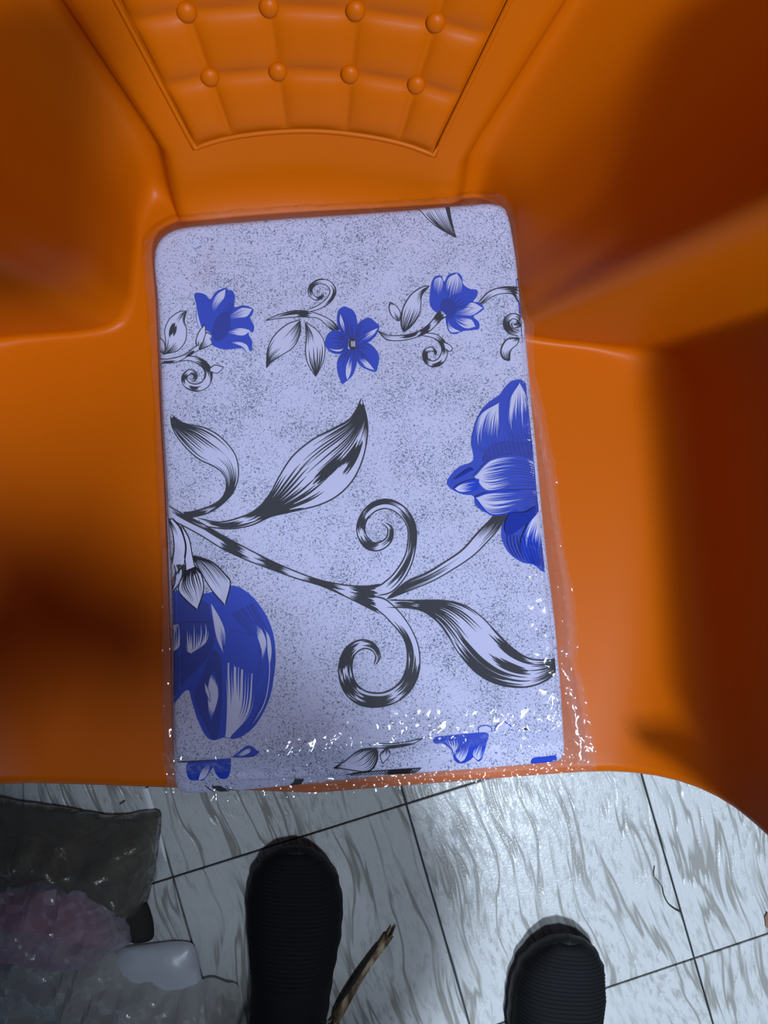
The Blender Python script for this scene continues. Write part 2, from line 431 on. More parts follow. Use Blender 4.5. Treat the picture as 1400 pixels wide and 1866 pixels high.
for j in range(NH + 1):
    h = H0 + (H1 - H0) * j / NH
    for i in range(NA + 1):
        a = -1 + 2 * i / NA
        p, n = back_pt(a, h + hbase(a) * (1 - j / NH))
        V.append(p + n * (0.0015 + pillow(a, h)))
for j in range(NH):
    for i in range(NA):
        k = j * (NA + 1) + i; Fc.append((k, k + 1, k + NA + 2, k + NA + 1))
panel = mesh_obj('tufted_panel', V, Fc, M['orange'], chair); panel['label'] = 'button tufted panel with domed squares'
bb = bmesh.new(); bmesh.ops.create_uvsphere(bb, u_segments=16, v_segments=10, radius=0.0068)
bme = bpy.data.meshes.new('button'); bb.to_mesh(bb and bme); bb.free(); bme.materials.append(M['orange'])
bme.polygons.foreach_set('use_smooth', [True] * len(bme.polygons))
for j, h in enumerate(rowsh[1:-1]):
    for a in colsx[1:-1]:
        p, n = back_pt(a, h + hbase(a) * (1 - (h - H0) / (H1 - H0)))
        o = bpy.data.objects.new('button', bme); C.objects.link(o); o.parent = panel
        o.matrix_local = Matrix.Translation(p + n * 0.0035) @ n.to_track_quat('Z', 'Y').to_matrix().to_4x4() @ Matrix.Diagonal((1, 1, 0.62, 1))
# raised bead round the panel
bead = []
ring = [(-1, H1 + (H0 - H1) * k / 60) for k in range(61)] + [(-1 + 2 * k / 40, H0) for k in range(1, 41)] + [(1, H0 + (H1 - H0) * k / 60) for k in range(1, 61)]
for a, h in ring:
    a2 = a * 1.035; p, n = back_pt(a2, h - (0.0025 if h == H0 else 0) + hbase(a2) * (1 - (h - H0) / (H1 - H0)))
    bead.append(p + n * 0.0008)
Vb, Fb = tube(bead, 0.0020, 10)
mesh_obj('panel_bead', Vb, Fb, M['orange'], chair)
# legs: angled profile, tapering to the floor
def leg(sx, front):
    x0, y0 = sx * 0.235, (-0.165 if front else 0.13)
    x1, y1 = sx * 0.262, (-0.195 if front else 0.20)
    V = []; Fc = []
    prof = [(0, 0), (1, 0), (1, 0.22), (0.22, 0.22), (0.22, 1), (0, 1)]
    n = 9
    for k in range(n):
        f_ = k / (n - 1); s = 0.062 * (1 - f_) + 0.034 * f_
        cx = x0 + (x1 - x0) * f_; cy = y0 + (y1 - y0) * f_
        zt = zseat(x0, y0) - 0.006; z = zt * (1 - f_)
        for (a, b) in prof:
            V.append((cx - sx * (a - 0.5) * s, cy + (1 if front else -1) * (b - 0.5) * s, z))
    m = len(prof)
    for k in range(n - 1):
        for i in range(m): Fc.append((k * m + i, k * m + (i + 1) % m, (k + 1) * m + (i + 1) % m, (k + 1) * m + i))
    Fc.append(tuple(range(m))); Fc.append(tuple((n - 1) * m + i for i in range(m))[::-1])
    mesh_obj('leg', V, Fc, M['orange'], chair, smooth=False)
for sx in (-1, 1):
    leg(sx, True); leg(sx, False)

# ------------------------------------------------------------------ folded bedsheet
SHEET = [(277,470),(280,440),(300,418),(330,409),(500,396),(700,381),(850,371),(905,367),(922,374),(930,392),(945,480),(955,600),(965,720),(978,860),(992,1020),(1010,1150),(1019,1250),(1026,1330),
         (880,1338),(700,1357),(490,1379),(318,1392),(314,1300),(313,1200),(310,1060),(303,930),(295,760),(287,560)]
LAYER2 = [(283,480),(330,411),(700,384),(900,370),(925,380),(948,490),(958,600),(969,720),(982,860),(997,1020),(1014,1150),(1023,1250),(1031,1388),(900,1399),(740,1411),(600,1415),(470,1421),(325,1424),(316,1400),(312,1200),(302,930),(288,600)]
LAYER3 = [(285,480),(330,414),(700,388),(900,375),(926,390),(948,500),(958,610),(968,720),(981,860),(995,1020),(1012,1150),(1021,1250),(1028,1384),(900,1394),(740,1409),(600,1424),(480,1436),(400,1443),(322,1446),(316,1400),(312,1200),(302,930),(289,600)]
def to_w(poly, drop=0.0): return np.array([pk(p[0], p[1], drop) for p in poly])
def densify(P, step):
    out = []
    for a, b in zip(P, np.roll(P, -1, 0)):
        n = max(1, int(np.linalg.norm(b - a) / step))
        for k in range(n): out.append(a + (b - a) * k / n)
    return np.array(out)
def smooth_poly(P, it=3):
    for _ in range(it): P = 0.5 * P + 0.25 * (np.roll(P, 1, 0) + np.roll(P, -1, 0))
    return P
def inside(P, pts):
    x, y = pts[:, 0], pts[:, 1]; r = np.zeros(len(pts), bool); j = len(P) - 1
    for i in range(len(P)):
        c = ((P[i, 1] > y) != (P[j, 1] > y)) & (x < (P[j, 0] - P[i, 0]) * (y - P[i, 1]) / (P[j, 1] - P[i, 1] + 1e-15) + P[i, 0])
        r ^= c; j = i
    return r
def dist(P, pts):
    d = np.full(len(pts), 1e9)
    for a, b in zip(P, np.roll(P, -1, 0)):
        ab = b - a; t = np.clip(((pts - a) @ ab) / (ab @ ab + 1e-15), 0, 1)
        d = np.minimum(d, np.hypot(*(pts - a - t[:, None] * ab).T))
    return np.where(inside(P, pts), d, -d)
def nearest(P, pts):
    bd = np.full(len(pts), 1e9); bp = pts.copy()
    for a, b in zip(P, np.roll(P, -1, 0)):
        ab = b - a; t = np.clip(((pts - a) @ ab) / (ab @ ab + 1e-15), 0, 1); q = a + t[:, None] * ab
        e = np.hypot(*(pts - q).T); m = e < bd; bd[m] = e[m]; bp[m] = q[m]
    return bp
W1 = to_w(SHEET); W1 = smooth_poly(densify(W1, 0.006), 2)
def undul(x, y):
    """soft waviness of the folded cloth"""
    return (0.0011 * np.sin(9 * x + 22 * y) + 0.0009 * np.sin(31 * x - 14 * y + 1.0) + 0.0006 * np.sin(60 * y + 25 * x)
            - 0.0018 * np.exp(-((x + 0.115 - 0.25 * (y - 0.19)) / 0.006) ** 2) * np.exp(-((y - 0.215) / 0.02) ** 2))
RS = 0.0055
def top_h(pts, P=None, r=RS, drop=0.0):
    P = W1 if P is None else P
    d = np.clip(dist(P, pts), 0, r)
    return plane(pts[:, 0], pts[:, 1]) + undul(pts[:, 0], pts[:, 1]) - drop - (r - np.sqrt(np.maximum(0, r * r - (r - d) ** 2)))
def tri(P, step, extra=None):
    """triangulate the inside of polygon P with interior points"""
    lo, hi = P.min(0), P.max(0)
    gx = np.arange(lo[0], hi[0], step); gy = np.arange(lo[1], hi[1], step)
    g = np.array([(x, y) for y in gy for x in gx]) if len(gx) and len(gy) else np.zeros((0, 2))
    if len(g): g = g[dist(P, g) > step * 0.5]
    if extra is not None and len(extra): g = np.vstack([g, extra])
    vs = [Vector((float(p[0]), float(p[1]))) for p in np.vstack([P, g])] if len(g) else [Vector((float(p[0]), float(p[1]))) for p in P]
    n = len(P)
    r = geometry.delaunay_2d_cdt(vs, [], [list(range(n))], 1, 1e-7)
    return np.array([(p.x, p.y) for p in r[0]]), [tuple(f_) for f_ in r[2]]
sheet = empty('folded_bedsheet', (0, 0, 0))
tag(sheet, 'folded white bedsheet printed with blue flowers and black leaves', 'bedsheet')
def slab(name, P, drop, thick, r):
    inn = []
    n = len(P); c = P.mean(0)
    # inner offset rings for the rounded edge
    tang = np.roll(P, -1, 0) - np.roll(P, 1, 0); nrm = np.stack([-tang[:, 1], tang[:, 0]], 1); nrm /= np.linalg.norm(nrm, axis=1, keepdims=True)
    if not inside(P, P + nrm * 1e-4)[n // 3]: nrm = -nrm
    ex = np.vstack([P + nrm * q * r for q in (0.12, 0.35, 0.7, 1.1)])
    ex = ex[dist(P, ex) > r * 0.08]
    v2, f2 = tri(P, 0.007, ex)
    z = top_h(v2, P, r, drop)
    V = [(a, b, c_) for (a, b), c_ in zip(v2, z)]
    zb = plane(v2[:, 0], v2[:, 1]) - drop - thick
    d = np.clip(dist(P, v2), 0, r)
    zb = zb + (r - np.sqrt(np.maximum(0, r * r - (r - d) ** 2))) * min(1, (thick - r) / r)
    m = len(V); V += [(a, b, c_) for (a, b), c_ in zip(v2, zb)]
    Fc = list(f2) + [tuple(i + m for i in f_[::-1]) for f_ in f2]
    for i in range(n): Fc.append((i, i + m, (i + 1) % n + m, (i + 1) % n))
    o = mesh_obj(name, V, Fc, M['fabric'], sheet)
    bm = bmesh.new(); bm.from_mesh(o.data); bmesh.ops.recalc_face_normals(bm, faces=bm.faces); bm.to_mesh(o.data); bm.free()
    return o
top_layer = slab('top_fold', W1, 0.0, 0.012, RS)
W2 = smooth_poly(densify(to_w(LAYER2, 0.013), 0.006), 2)
W3 = smooth_poly(densify(to_w(LAYER3, 0.023), 0.006), 2)
fold2 = slab('middle_fold', W2, 0.0105, 0.010, 0.0045)
fold3 = slab('lower_fold', W3, 0.0195, 0.012, 0.005)

# ---- the print
def T3(*p): return [(250 + x / 3.5, 360 + y / 3.5) for x, y in p]
def T4(*p): return [(620 + x / 3.5, 350 + y / 3.5) for x, y in p]
def T5(*p): return [(270 + x / 3.3333, 700 + y / 3.3333) for x, y in p]
def T6(*p): return [(600 + x / 3.0435, 680 + y / 3.0435) for x, y in p]
def T7(*p): return [(270 + x / 3.3333, 1020 + y / 3.3333) for x, y in p]
def T8(*p): return [(600 + x / 2.692, 1040 + y / 2.692) for x, y in p]
WHITE, BLACK, BLUE, DARK = 0, 1, 2, 3
class Print:
    def __init__(self): self.V = []; self.F = []; self.M = []; self.n = 0
    def add(self, pts, faces, mat, sub=0.0):
        self.n += 1
        o = len(self.V); lvl = 0.00022 + 0.000012 * self.n
        self.V += [(p[0], p[1], lvl) for p in pts]
        self.F += [tuple(i + o for i in f_) for f_ in faces]; self.M += [mat] * len(faces)
    def fill(self, pts, mat, smooth=True):
        P = crs(pts, max(24, len(pts) * 7), True) if smooth else np.array(pts, float)
        v2, f2 = tri(P, 6.0)
        self.add(v2, f2, mat); return P
    def stroke(self, pts, w, mat=BLACK, taper=(0.15, 0.15), n=None):
        P = np.array(pts, float)
        if len(P) < 30 or n: P = crs(pts, n or max(8, len(pts) * 6))
        t = np.gradient(P, axis=0); t /= np.maximum(np.linalg.norm(t, axis=1, keepdims=True), 1e-9)
        nn = np.stack([-t[:, 1], t[:, 0]], 1)
        s = np.linspace(0, 1, len(P)); ww = np.full(len(P), w / 2.0)
        if taper[0] > 0: ww *= np.clip(s / taper[0], 0.06, 1)
        if taper[1] > 0: ww *= np.clip((1 - s) / taper[1], 0.06, 1)
        A = P + nn * ww[:, None]; B = P - nn * ww[:, None]; m = len(P)
        self.add(np.vstack([A, B]), [(i, i + 1, m + i + 1, m + i) for i in range(m - 1)], mat)
    def band(self, A, B, zones, fillm=WHITE, line=BLACK, lw=1.5, outline=True, n=70):
        """a strip between two edge curves: fill, outline and engraved hatching.
        zone: (s0, s1, kind, q0, q1, count, colour); kind a/b/c puts the thick of the stroke at start/end/middle"""
        a = crs(A, n); b = crs(B, n)
        if fillm is not None:
            q = np.linspace(0, 1, 11)
            pts = np.vstack([a * (1 - k) + b * k for k in q])
            fc = [(j * n + i, j * n + i + 1, (j + 1) * n + i + 1, (j + 1) * n + i) for j in range(10) for i in range(n - 1)]
            self.add(pts, fc, fillm)
        for z in zones:
            s0, s1, kind, q0, q1, cnt = z[:6]; colr = z[6] if len(z) > 6 else BLACK
            fat = z[7] if len(z) > 7 else 1.25
            for k in range(cnt):
                q = q0 + (q1 - q0) * (k + 0.5) / cnt + rng.uniform(-.2, .2) * (q1 - q0) / cnt
                e0, e1_ = s0, s1; L = s1 - s0
                if kind in 'bc': e0 = s0 + L * rng.uniform(0, 0.42 if kind == 'b' else 0.28)
                if kind in 'ac': e1_ = s1 - L * rng.uniform(0, 0.42 if kind == 'a' else 0.28)
                m = 22; S = np.linspace(e0, e1_, m) * (n - 1); i0 = np.clip(S.astype(int), 0, n - 2); f_ = (S - i0)[:, None]
                ca = a[i0] * (1 - f_) + a[i0 + 1] * f_; cb = b[i0] * (1 - f_) + b[i0 + 1] * f_
                P = ca * (1 - q) + cb * q
                wid = np.linalg.norm(ca - cb, axis=1) * (q1 - q0) / cnt * fat
                u = np.linspace(0, 1, m)
                prof = {'a': (1 - u) ** 0.8, 'b': u ** 0.8, 'c': np.sin(np.pi * u) ** 0.7, 'f': np.ones(m)}[kind]
                prof = np.maximum(prof, 0.05)
                t = np.gradient(P, axis=0); t /= np.maximum(np.linalg.norm(t, axis=1, keepdims=True), 1e-9)
                nn = np.stack([-t[:, 1], t[:, 0]], 1); hw = (wid * prof / 2)[:, None]
                self.add(np.vstack([P + nn * hw, P - nn * hw]), [(i, i + 1, m + i + 1, m + i) for i in range(m - 1)], colr)
        if outline:
            for e in (a, b): self.stroke(e, lw, line, (0.03, 0.03))
    def curl(self, path, widths, zones, lw=1.5, n=90, fillm=WHITE):
        P = crs(path, n); wd = np.interp(np.linspace(0, 1, n), np.linspace(0, 1, len(widths)), widths)
        t = np.gradient(P, axis=0); t /= np.maximum(np.linalg.norm(t, axis=1, keepdims=True), 1e-9)
        nn = np.stack([-t[:, 1], t[:, 0]], 1)
        A = P + nn * wd[:, None] / 2; B = P - nn * wd[:, None] / 2
        self.band([tuple(x) for x in A], [tuple(x) for x in B], zones, fillm, BLACK, lw, True, n)
    def petal(self, A, B, mat, zones, lw=1.6, line=DARK):
        self.band(A, B, zones, mat, line, lw, True, 50)
    def build(self, name, parent, P, drop, label=None, r=RS):
        uv = np.array(self.V); xy = np.array([pk(u, v_) for u, v_ in uv[:, :2]])
        if drop:                                  # lower layers: sight line meets a lower plane
            out = []
            for u, v_ in uv[:, :2]:
                q = ray(u, v_); s = (PA - drop - CAM_H) / (q.z - PB * q.y - PC * q.x); out.append((q.x * s, q.y * s))
            xy = np.array(out)
        d = dist(P, xy); c0 = P.mean(0)
        keep = [k for k, f_ in enumerate(self.F) if any(d[i] > 0.0006 for i in f_)]
        far = np.where(d < 0.0006)[0]
        if len(far): xy[far] = nearest(P, xy[far]); xy[far] += (c0 - xy[far]) * (0.0008 / np.linalg.norm(c0 - xy[far], axis=1, keepdims=True))
        z = top_h(xy, P, r, drop) + uv[:, 2]
        if not keep: return None
        o = mesh_obj(name, [(a, b, c_) for (a, b), c_ in zip(xy, z)], [self.F[k] for k in keep], PMATS, parent, False, [self.M[k] for k in keep])
        if label: o['label'] = label
        bm = bmesh.new(); bm.from_mesh(o.data)
        bmesh.ops.delete(bm, geom=[v_ for v_ in bm.verts if not v_.link_faces], context='VERTS')
        for f_ in bm.faces:
            f_.normal_update()
            if f_.normal.z < 0: f_.normal_flip()
        bm.to_mesh(o.data); bm.free()
        return o

# 1 border spray at the left: bell flower, leaf, curl
p = Print()
p.band(T3((165,1005),(185,930),(180,850),(210,780),(270,735),(320,730)), T3((165,1005),(260,980),(310,920),(318,850),(305,790),(320,730)), [(0,.35,'a',0,1,9),(.62,1,'b',.2,1,8),(.3,.62,'c',.2,.5,3)])
p.band(T3((138,890),(140,940),(150,980),(170,1000)), T3((138,890),(170,920),(186,970),(170,1000)), [(.4,1,'b',0,1,5)])
p.curl(T3((250,1045),(340,1030),(420,1060),(458,1120),(440,1190),(380,1217),(320,1195),(305,1150),(340,1115),(375,1132),(368,1165),(345,1165)), [4,8,12,13,14,13,11,9,8,7,5,2], [(.1,.35,'c',0,1,5),(.4,.55,'c',.3,1,4),(.55,.72,'c',0,1,5),(.72,.98,'c',0,.8,4)])
p.band(T3((470,1092),(500,1072),(555,1086)), T3((470,1112),(515,1122),(555,1086)), [])
p.band(T3((138,1030),(200,1035),(300,1010),(370,960),(395,945)), T3((138,1062),(250,1055),(330,1015),(400,975)), [(0,.4,'c',.4,1,4),(.55,.9,'c',.5,1,2)])
p.build('printed_stem', top_layer, W1, 0)
p = Print()
p.fill(T3((367,622),(400,612),(440,625),(470,652),(505,605),(562,578),(580,592),(608,596),(625,635),(622,700),(680,690),(741,712),(735,750),(722,772),(747,820),(740,862),(716,852),(715,880),(735,920),(730,982),(712,962),(690,960),(640,965),(560,972),(500,955),(470,930),(475,880),(440,850),(400,840),(385,780),(380,690)), BLUE)
p.petal(T3((480,760),(480,680),(510,620),(568,582)), T3((480,760),(525,690),(560,640),(568,582)), WHITE, [(0,.75,'a',0,1,8,BLUE)], 1.4, BLUE)
p.petal(T3((560,790),(610,740),(670,705),(740,712)), T3((560,790),(630,775),(700,765),(740,712)), WHITE, [(0,.8,'a',0,1,8,BLUE)], 1.4, BLUE)
p.petal(T3((570,865),(620,840),(670,835),(716,845)), T3((570,865),(620,880),(680,885),(716,862)), WHITE, [(0,.6,'a',0,1,5,BLUE)], 1.4, BLUE)
p.petal(T3((560,930),(640,920),(700,940),(722,985)), T3((560,930),(620,940),(670,955),(700,992)), WHITE, [(0,.5,'a',0,1,4,BLUE)], 1.4, BLUE)
p.petal(T3((385,690),(395,760),(420,850)), T3((385,690),(383,780),(400,840)), WHITE, [], 1.0, BLUE)
p.fill(T3((480,860),(520,760),(580,740),(600,820),(560,900),(500,920)), DARK)
for dx_ in range(6): p.stroke(T3((490+dx_*18,900-dx_*8),(540+dx_*12,800-dx_*10),(560+dx_*14,700-dx_*8)), 1.0, DARK)
p.band(T3((392,972),(378,925),(400,860),(437,815)), T3((400,975),(425,930),(440,880),(437,815)), [(0,.6,'a',0,1,5)])
p.band(T3((395,972),(425,920),(445,870),(475,880)), T3((400,978),(440,960),(480,935),(468,900)), [(0,.5,'a',0,1,5)])
p.build('printed_flower', top_layer, W1, 0)

# 2 border spray in the middle: star flower
p = Print()
p.curl(T3((1085,722),(1160,695),(1222,650),(1250,592),(1222,545),(1165,530),(1112,562),(1106,610),(1140,640),(1178,628),(1185,602)), [4,7,10,11,10,8,7,7,6,4,2], [(.1,.4,'c',0,.5,3),(.45,.75,'c',0,1,4),(.75,.98,'c',0,1,3)])
p.band(T3((815,788),(900,750),(1000,722),(1100,725),(1200,760),(1260,800),(1292,842)), T3((815,788),(900,773),(1000,762),(1090,762),(1160,772),(1220,825),(1262,856)), [(.05,.6,'c',0,.6,4),(.35,.55,'c',0,1,7),(.7,1,'b',0,1,6)])
p.band(T3((1040,780),(960,810),(880,880),(835,970),(825,1090)), T3((1040,780),(1042,860),(1002,950),(920,1010),(860,1050),(825,1090)), [(0,.5,'a',.35,1,9),(.5,1,'b',0,1,10)])
p.band(T3((1075,795),(1080,900),(1075,980),(1090,1060),(1140,1145)), T3((1075,795),(1150,850),(1196,930),(1190,1040),(1140,1145)), [(0,.5,'a',0,.6,6),(.45,1,'b',.1,.9,7)])
p.build('printed_stem', top_layer, W1, 0)
p = Print()
star = [([(630,618),(616,592),(617,566),(628,557)], [(648,616),(651,590),(645,567),(628,557)]),
        ([(645,616),(652,592),(672,579),(692,594)], [(648,628),(668,625),(684,612),(692,594)]),
        ([(648,626),(672,626),(690,648),(686,678)], [(643,640),(655,664),(670,674),(686,678)]),
        ([(632,636),(617,655),(616,678),(624,701)], [(647,638),(650,660),(642,684),(624,701)]),
        ([(636,617),(614,602),(598,610),(592,628)], [(634,640),(618,645),(602,641),(592,628)])]
for A, B in star: p.petal(A, B, BLUE, [(0.0,.6,'a',0,1,7,DARK)], 1.4, BLUE)
p.petal([(640,645),(632,662),(630,682),(633,694)], [(642,650),(642,668),(638,684),(633,694)], WHITE, [(0,.7,'a',0,1,4,BLUE)], .8, BLUE)
p.petal([(655,622),(668,608),(682,600),(690,597)], [(655,625),(670,620),(682,609),(690,597)], WHITE, [(0,.7,'a',0,1,4,BLUE)], .8, BLUE)
p.petal([(652,648),(665,655),(675,665),(683,676)], [(651,652),(660,665),(670,672),(683,676)], WHITE, [(0,.7,'a',0,1,4,BLUE)], .8, BLUE)
p.petal([(620,570),(619,585),(624,600),(630,610)], [(620,570),(626,585),(629,600),(630,610)], WHITE, [(0.3,1,'b',0,1,3,BLUE)], .8, BLUE)
p.petal([(596,634),(608,637),(620,637),(628,634)], [(596,634),(608,640),(620,641),(628,634)], WHITE, [], .8, BLUE)
p.fill([(638,618),(646,618),(650,630),(645,638),(637,634)], BLACK)
for k in range(4): p.stroke([(640+k*2.2,621),(641+k*2,633)], 1.3, WHITE)
p.build('printed_flower', top_layer, W1, 0)

# 3 border spray on the right
p = Print()
p.curl(T4((505,905),(600,918),(652,960),(668,1020),(640,1078),(590,1098),(547,1070),(545,1020),(580,1002),(608,1020),(603,1046)), [4,8,10,11,12,11,9,8,7,4,2], [(.1,.35,'c',0,1,5),(.35,.55,'c',.4,1,3),(.5,.8,'c',0,1,5),(.8,1,'c',0,1,3)])
p.band(T4((660,958),(700,975),(719,1000)), T4((672,1000),(700,1016),(719,1000)), [])
p.band(T4((240,885),(320,915),(430,910),(520,878),(580,830),(625,770),(650,760)), T4((240,885),(300,942),(400,946),(500,922),(580,880),(640,820),(680,790)), [(0,.25,'a',0,1,5),(.25,.5,'c',0,.6,4),(.45,.68,'c',0,1,7),(.7,1,'c',0,1,7)])
p.band(T4((405,895),(390,840),(400,750),(450,660),(520,610),(570,600)), T4((405,895),(460,850),(505,780),(515,720),(522,660),(570,600)), [(0,.5,'a',0,1,9),(.55,1,'b',.3,1,8)])
p.band(T4((377,825),(332,790),(314,740),(320,700)), T4((377,825),(389,780),(362,730),(320,700)), [(0,.6,'a',.2,1,5),(.7,1,'b',0,1,3)])
p.band(T4((885,705),(950,640),(1040,610),(1140,608)), T4((905,722),(970,670),(1040,650),(1100,655),(1145,700)), [(0,.4,'a',.3,.8,3),(.5,1,'b',0,1,4)])
p.curl(T4((1150,905),(1085,885),(1060,835),(1090,797),(1135,802),(1147,840),(1112,858),(1098,838)), [9,11,10,9,9,8,6,2], [(0,.5,'c',0,1,5),(.5,.9,'c',0,1,3)])
p.band(T4((1145,930),(1070,940),(1030,1000),(1040,1060),(1082,1077)), T4((1145,930),(1130,970),(1090,1010),(1082,1077)), [(.4,1,'b',0,1,6),(0,.3,'a',0,1,5)])
p.build('printed_stem', top_layer, W1, 0)
p = Print()
p.fill(T4((570,690),(574,640),(582,580),(605,540),(645,535),(664,572),(690,530),(745,515),(775,540),(786,590),(830,620),(872,626),(874,660),(850,700),(890,705),(916,742),(880,775),(852,795),(887,832),(884,872),(840,880),(780,888),(740,905),(700,895),(680,850),(670,790),(650,762),(610,765),(578,730)), BLUE)
p.petal(T4((630,690),(596,620),(600,560),(640,540)), T4((630,690),(652,630),(656,570),(640,540)), WHITE, [(0,.9,'a',0,1,9,BLUE)], 1.3, BLUE)
p.petal(T4((700,700),(672,620),(690,550),(745,518)), T4((700,700),(765,650),(778,580),(745,518)), WHITE, [(0,.9,'a',0,1,11,BLUE)], 1.3, BLUE)
p.petal(T4((700,770),(780,745),(840,705),(914,740)), T4((700,770),(780,790),(850,785),(914,740)), WHITE, [(0,.8,'a',0,1,9,BLUE)], 1.3, BLUE)
p.petal(T4((720,800),(790,800),(840,815),(866,860)), T4((720,800),(760,850),(810,872),(866,860)), WHITE, [(0,.7,'a',0,1,7,BLUE)], 1.3, BLUE)
p.petal(T4((690,800),(705,850),(730,870),(778,892)), T4((690,800),(685,850),(705,895),(778,892)), WHITE, [(0,.7,'a',0,1,6,BLUE)], 1.3, BLUE)
p.fill(T4((640,740),(660,690),(720,690),(740,760),(700,810),(670,780)), DARK)
for k in range(7): p.stroke(T4((680,760),(690+k*16,690+k*8),(690+k*28,610+k*22)), 0.9, DARK)
p.build('printed_flower', top_layer, W1, 0)
p = Print()
p.fill(T4((1124,560),(1146,560),(1160,660),(1176,800),(1192,980),(1170,940),(1150,800),(1136,680)), BLUE)
for k in range(9): p.stroke(T4((1130+k*3,590+k*26),(1165+k*3,592+k*26)), 1.0, WHITE)
p.build('printed_petal', top_layer, W1, 0)
# leaf tip at the top edge
p = Print()
p.band(T4((470,60),(560,170),(640,235),(740,292)), T4((692,60),(705,150),(720,220),(740,292)), [(0,.95,'b',0,.22,3,BLACK,1.6),(0,1,'b',.2,1,10,BLACK,.9),(0,.8,'f',.9,1,1)])
p.build('printed_leaf', top_layer, W1, 0)

# 4 the large branch
p = Print()
p.band(T5((142,185),(220,240),(350,270),(450,330),(530,430),(550,540),(525,640),(460,720),(370,780),(260,812)), T5((142,185),(150,260),(200,350),(300,450),(400,500),(460,550),(476,620),(450,690),(380,740),(270,775),(210,782)),
       [(0.03,.20,'a',0,1,10,BLACK,1.5),(0.08,.42,'a',.08,.95,11),(.36,.72,'b',.15,.95,9),(.62,.78,'c',0,1,8,BLACK,1.5),(.72,.9,'a',.1,.9,5),(.85,1,'b',0,1,5)], lw=2)
p.build('printed_leaf', top_layer, W1, 0)
p = Print()
p.band(T5((300,815),(430,840),(560,810),(660,760),(740,670),(800,560),(880,440),(1000,340),(1130,270),(1220,220),(1270,150),(1297,86)), T5((350,865),(480,880),(620,860),(760,800),(900,770),(1040,735),(1150,680),(1240,590),(1300,470),(1331,330),(1331,220),(1297,86)),
       [(0.02,.22,'c',.2,.8,4),(.18,.40,'c',0,1,11,BLACK,1.5),(.30,.58,'a',0,.85,12),(.60,.95,'b',0,.12,3,BLACK,1.6),(.52,.96,'b',.05,.6,11),(.72,.97,'b',.6,1,7),(.62,.80,'c',.62,.86,11,BLACK,1.5),(.5,.72,'c',.5,.66,3)], lw=2)
p.build('printed_leaf', top_layer, W1, 0)
p = Print()
p.curl(T6((255,1215),(330,1185),(400,1110),(450,1000),(458,860),(405,768),(325,727),(245,745),(188,810),(178,885),(215,950),(275,962),(330,925),(338,865),(302,830)), [14,22,20,15,15,17,17,16,14,15,16,14,11,9,3],
       [(.05,.3,'c',.2,.8,5),(.18,.40,'c',0,.9,7,BLACK,1.35),(.35,.62,'c',0,.5,3),(.52,.66,'c',0,1,6),(.64,.80,'c',0,.9,8,BLACK,1.4),(.80,.98,'c',0,.7,6)], lw=2, n=120)
p.curl(T8((180,140),(260,170),(330,235),(390,320),(415,410),(405,510),(355,590),(270,633),(170,628),(102,570),(80,480),(102,400),(160,362),(215,375),(240,420),(222,466)), [14,24,24,20,22,24,24,24,27,27,24,20,16,12,8,2],
       [(.12,.34,'c',.0,.5,5,BLACK,1.4),(.25,.45,'c',0,1,6),(.42,.58,'c',.2,1,6,BLACK,1.35),(.55,.66,'c',0,1,9,BLACK,1.35),(.62,.80,'c',0,1,6),(.64,.74,'c',.5,1,5,BLACK,1.3),(.80,.97,'c',.3,1,6,BLACK,1.4)], lw=2, n=120)
p.build('printed_curl', top_layer, W1, 0)
p = Print()
p.band(T5((118,738),(210,790),(330,850),(450,920),(600,1000),(760,1080),(900,1140),(1040,1190),(1200,1222),(1330,1228),(1420,1215)), T5((118,815),(210,860),(320,920),(450,1000),(600,1070),(760,1130),(900,1180),(1050,1225),(1200,1290),(1320,1350),(1420,1400)),
       [(0.02,.25,'c',0,.45,4),(.16,.36,'c',0,.4,4,BLACK,1.3),(.26,.42,'c',.0,1,9,BLACK,1.3),(.42,.58,'c',0,.9,8,BLACK,1.3),(.62,.80,'c',0,1,8,BLACK,1.4),(.80,1.0,'c',0,1,11,BLACK,1.4)], lw=2)
p.band(T6((320,1255),(430,1160),(540,1110),(640,1050),(740,980),(820,890),(880,830),(920,785)), T6((320,1255),(450,1205),(580,1150),(700,1080),(800,1010),(880,930),(940,860),(985,785)),
       [(0,.45,'a',0,1,8,BLACK,1.4),(.05,.55,'a',.3,.7,3),(.62,1,'b',0,1,12,BLACK,1.4)], lw=2)
p.build('printed_stem', top_layer, W1, 0)
p = Print()
p.band(T8((285,145),(400,148),(560,148),(660,170),(740,220),(820,300),(900,380),(980,430),(1060,440),(1127,433)), T8((280,180),(400,185),(470,205),(540,260),(590,330),(640,410),(720,500),(820,555),(940,572),(1040,550),(1110,500),(1127,433)),
       [(.02,.14,'c',.2,.8,3),(.08,.28,'c',0,1,10,BLACK,1.5),(.16,.50,'a',0,1,13),(.35,.78,'c',.65,1,6,BLACK,1.2),(.52,.85,'c',0,.22,5,BLACK,1.4),(.56,.78,'c',.38,.6,5),(.72,1,'b',0.1,1,12,BLACK,1.3)], lw=2)
p.build('printed_leaf', top_layer, W1, 0)
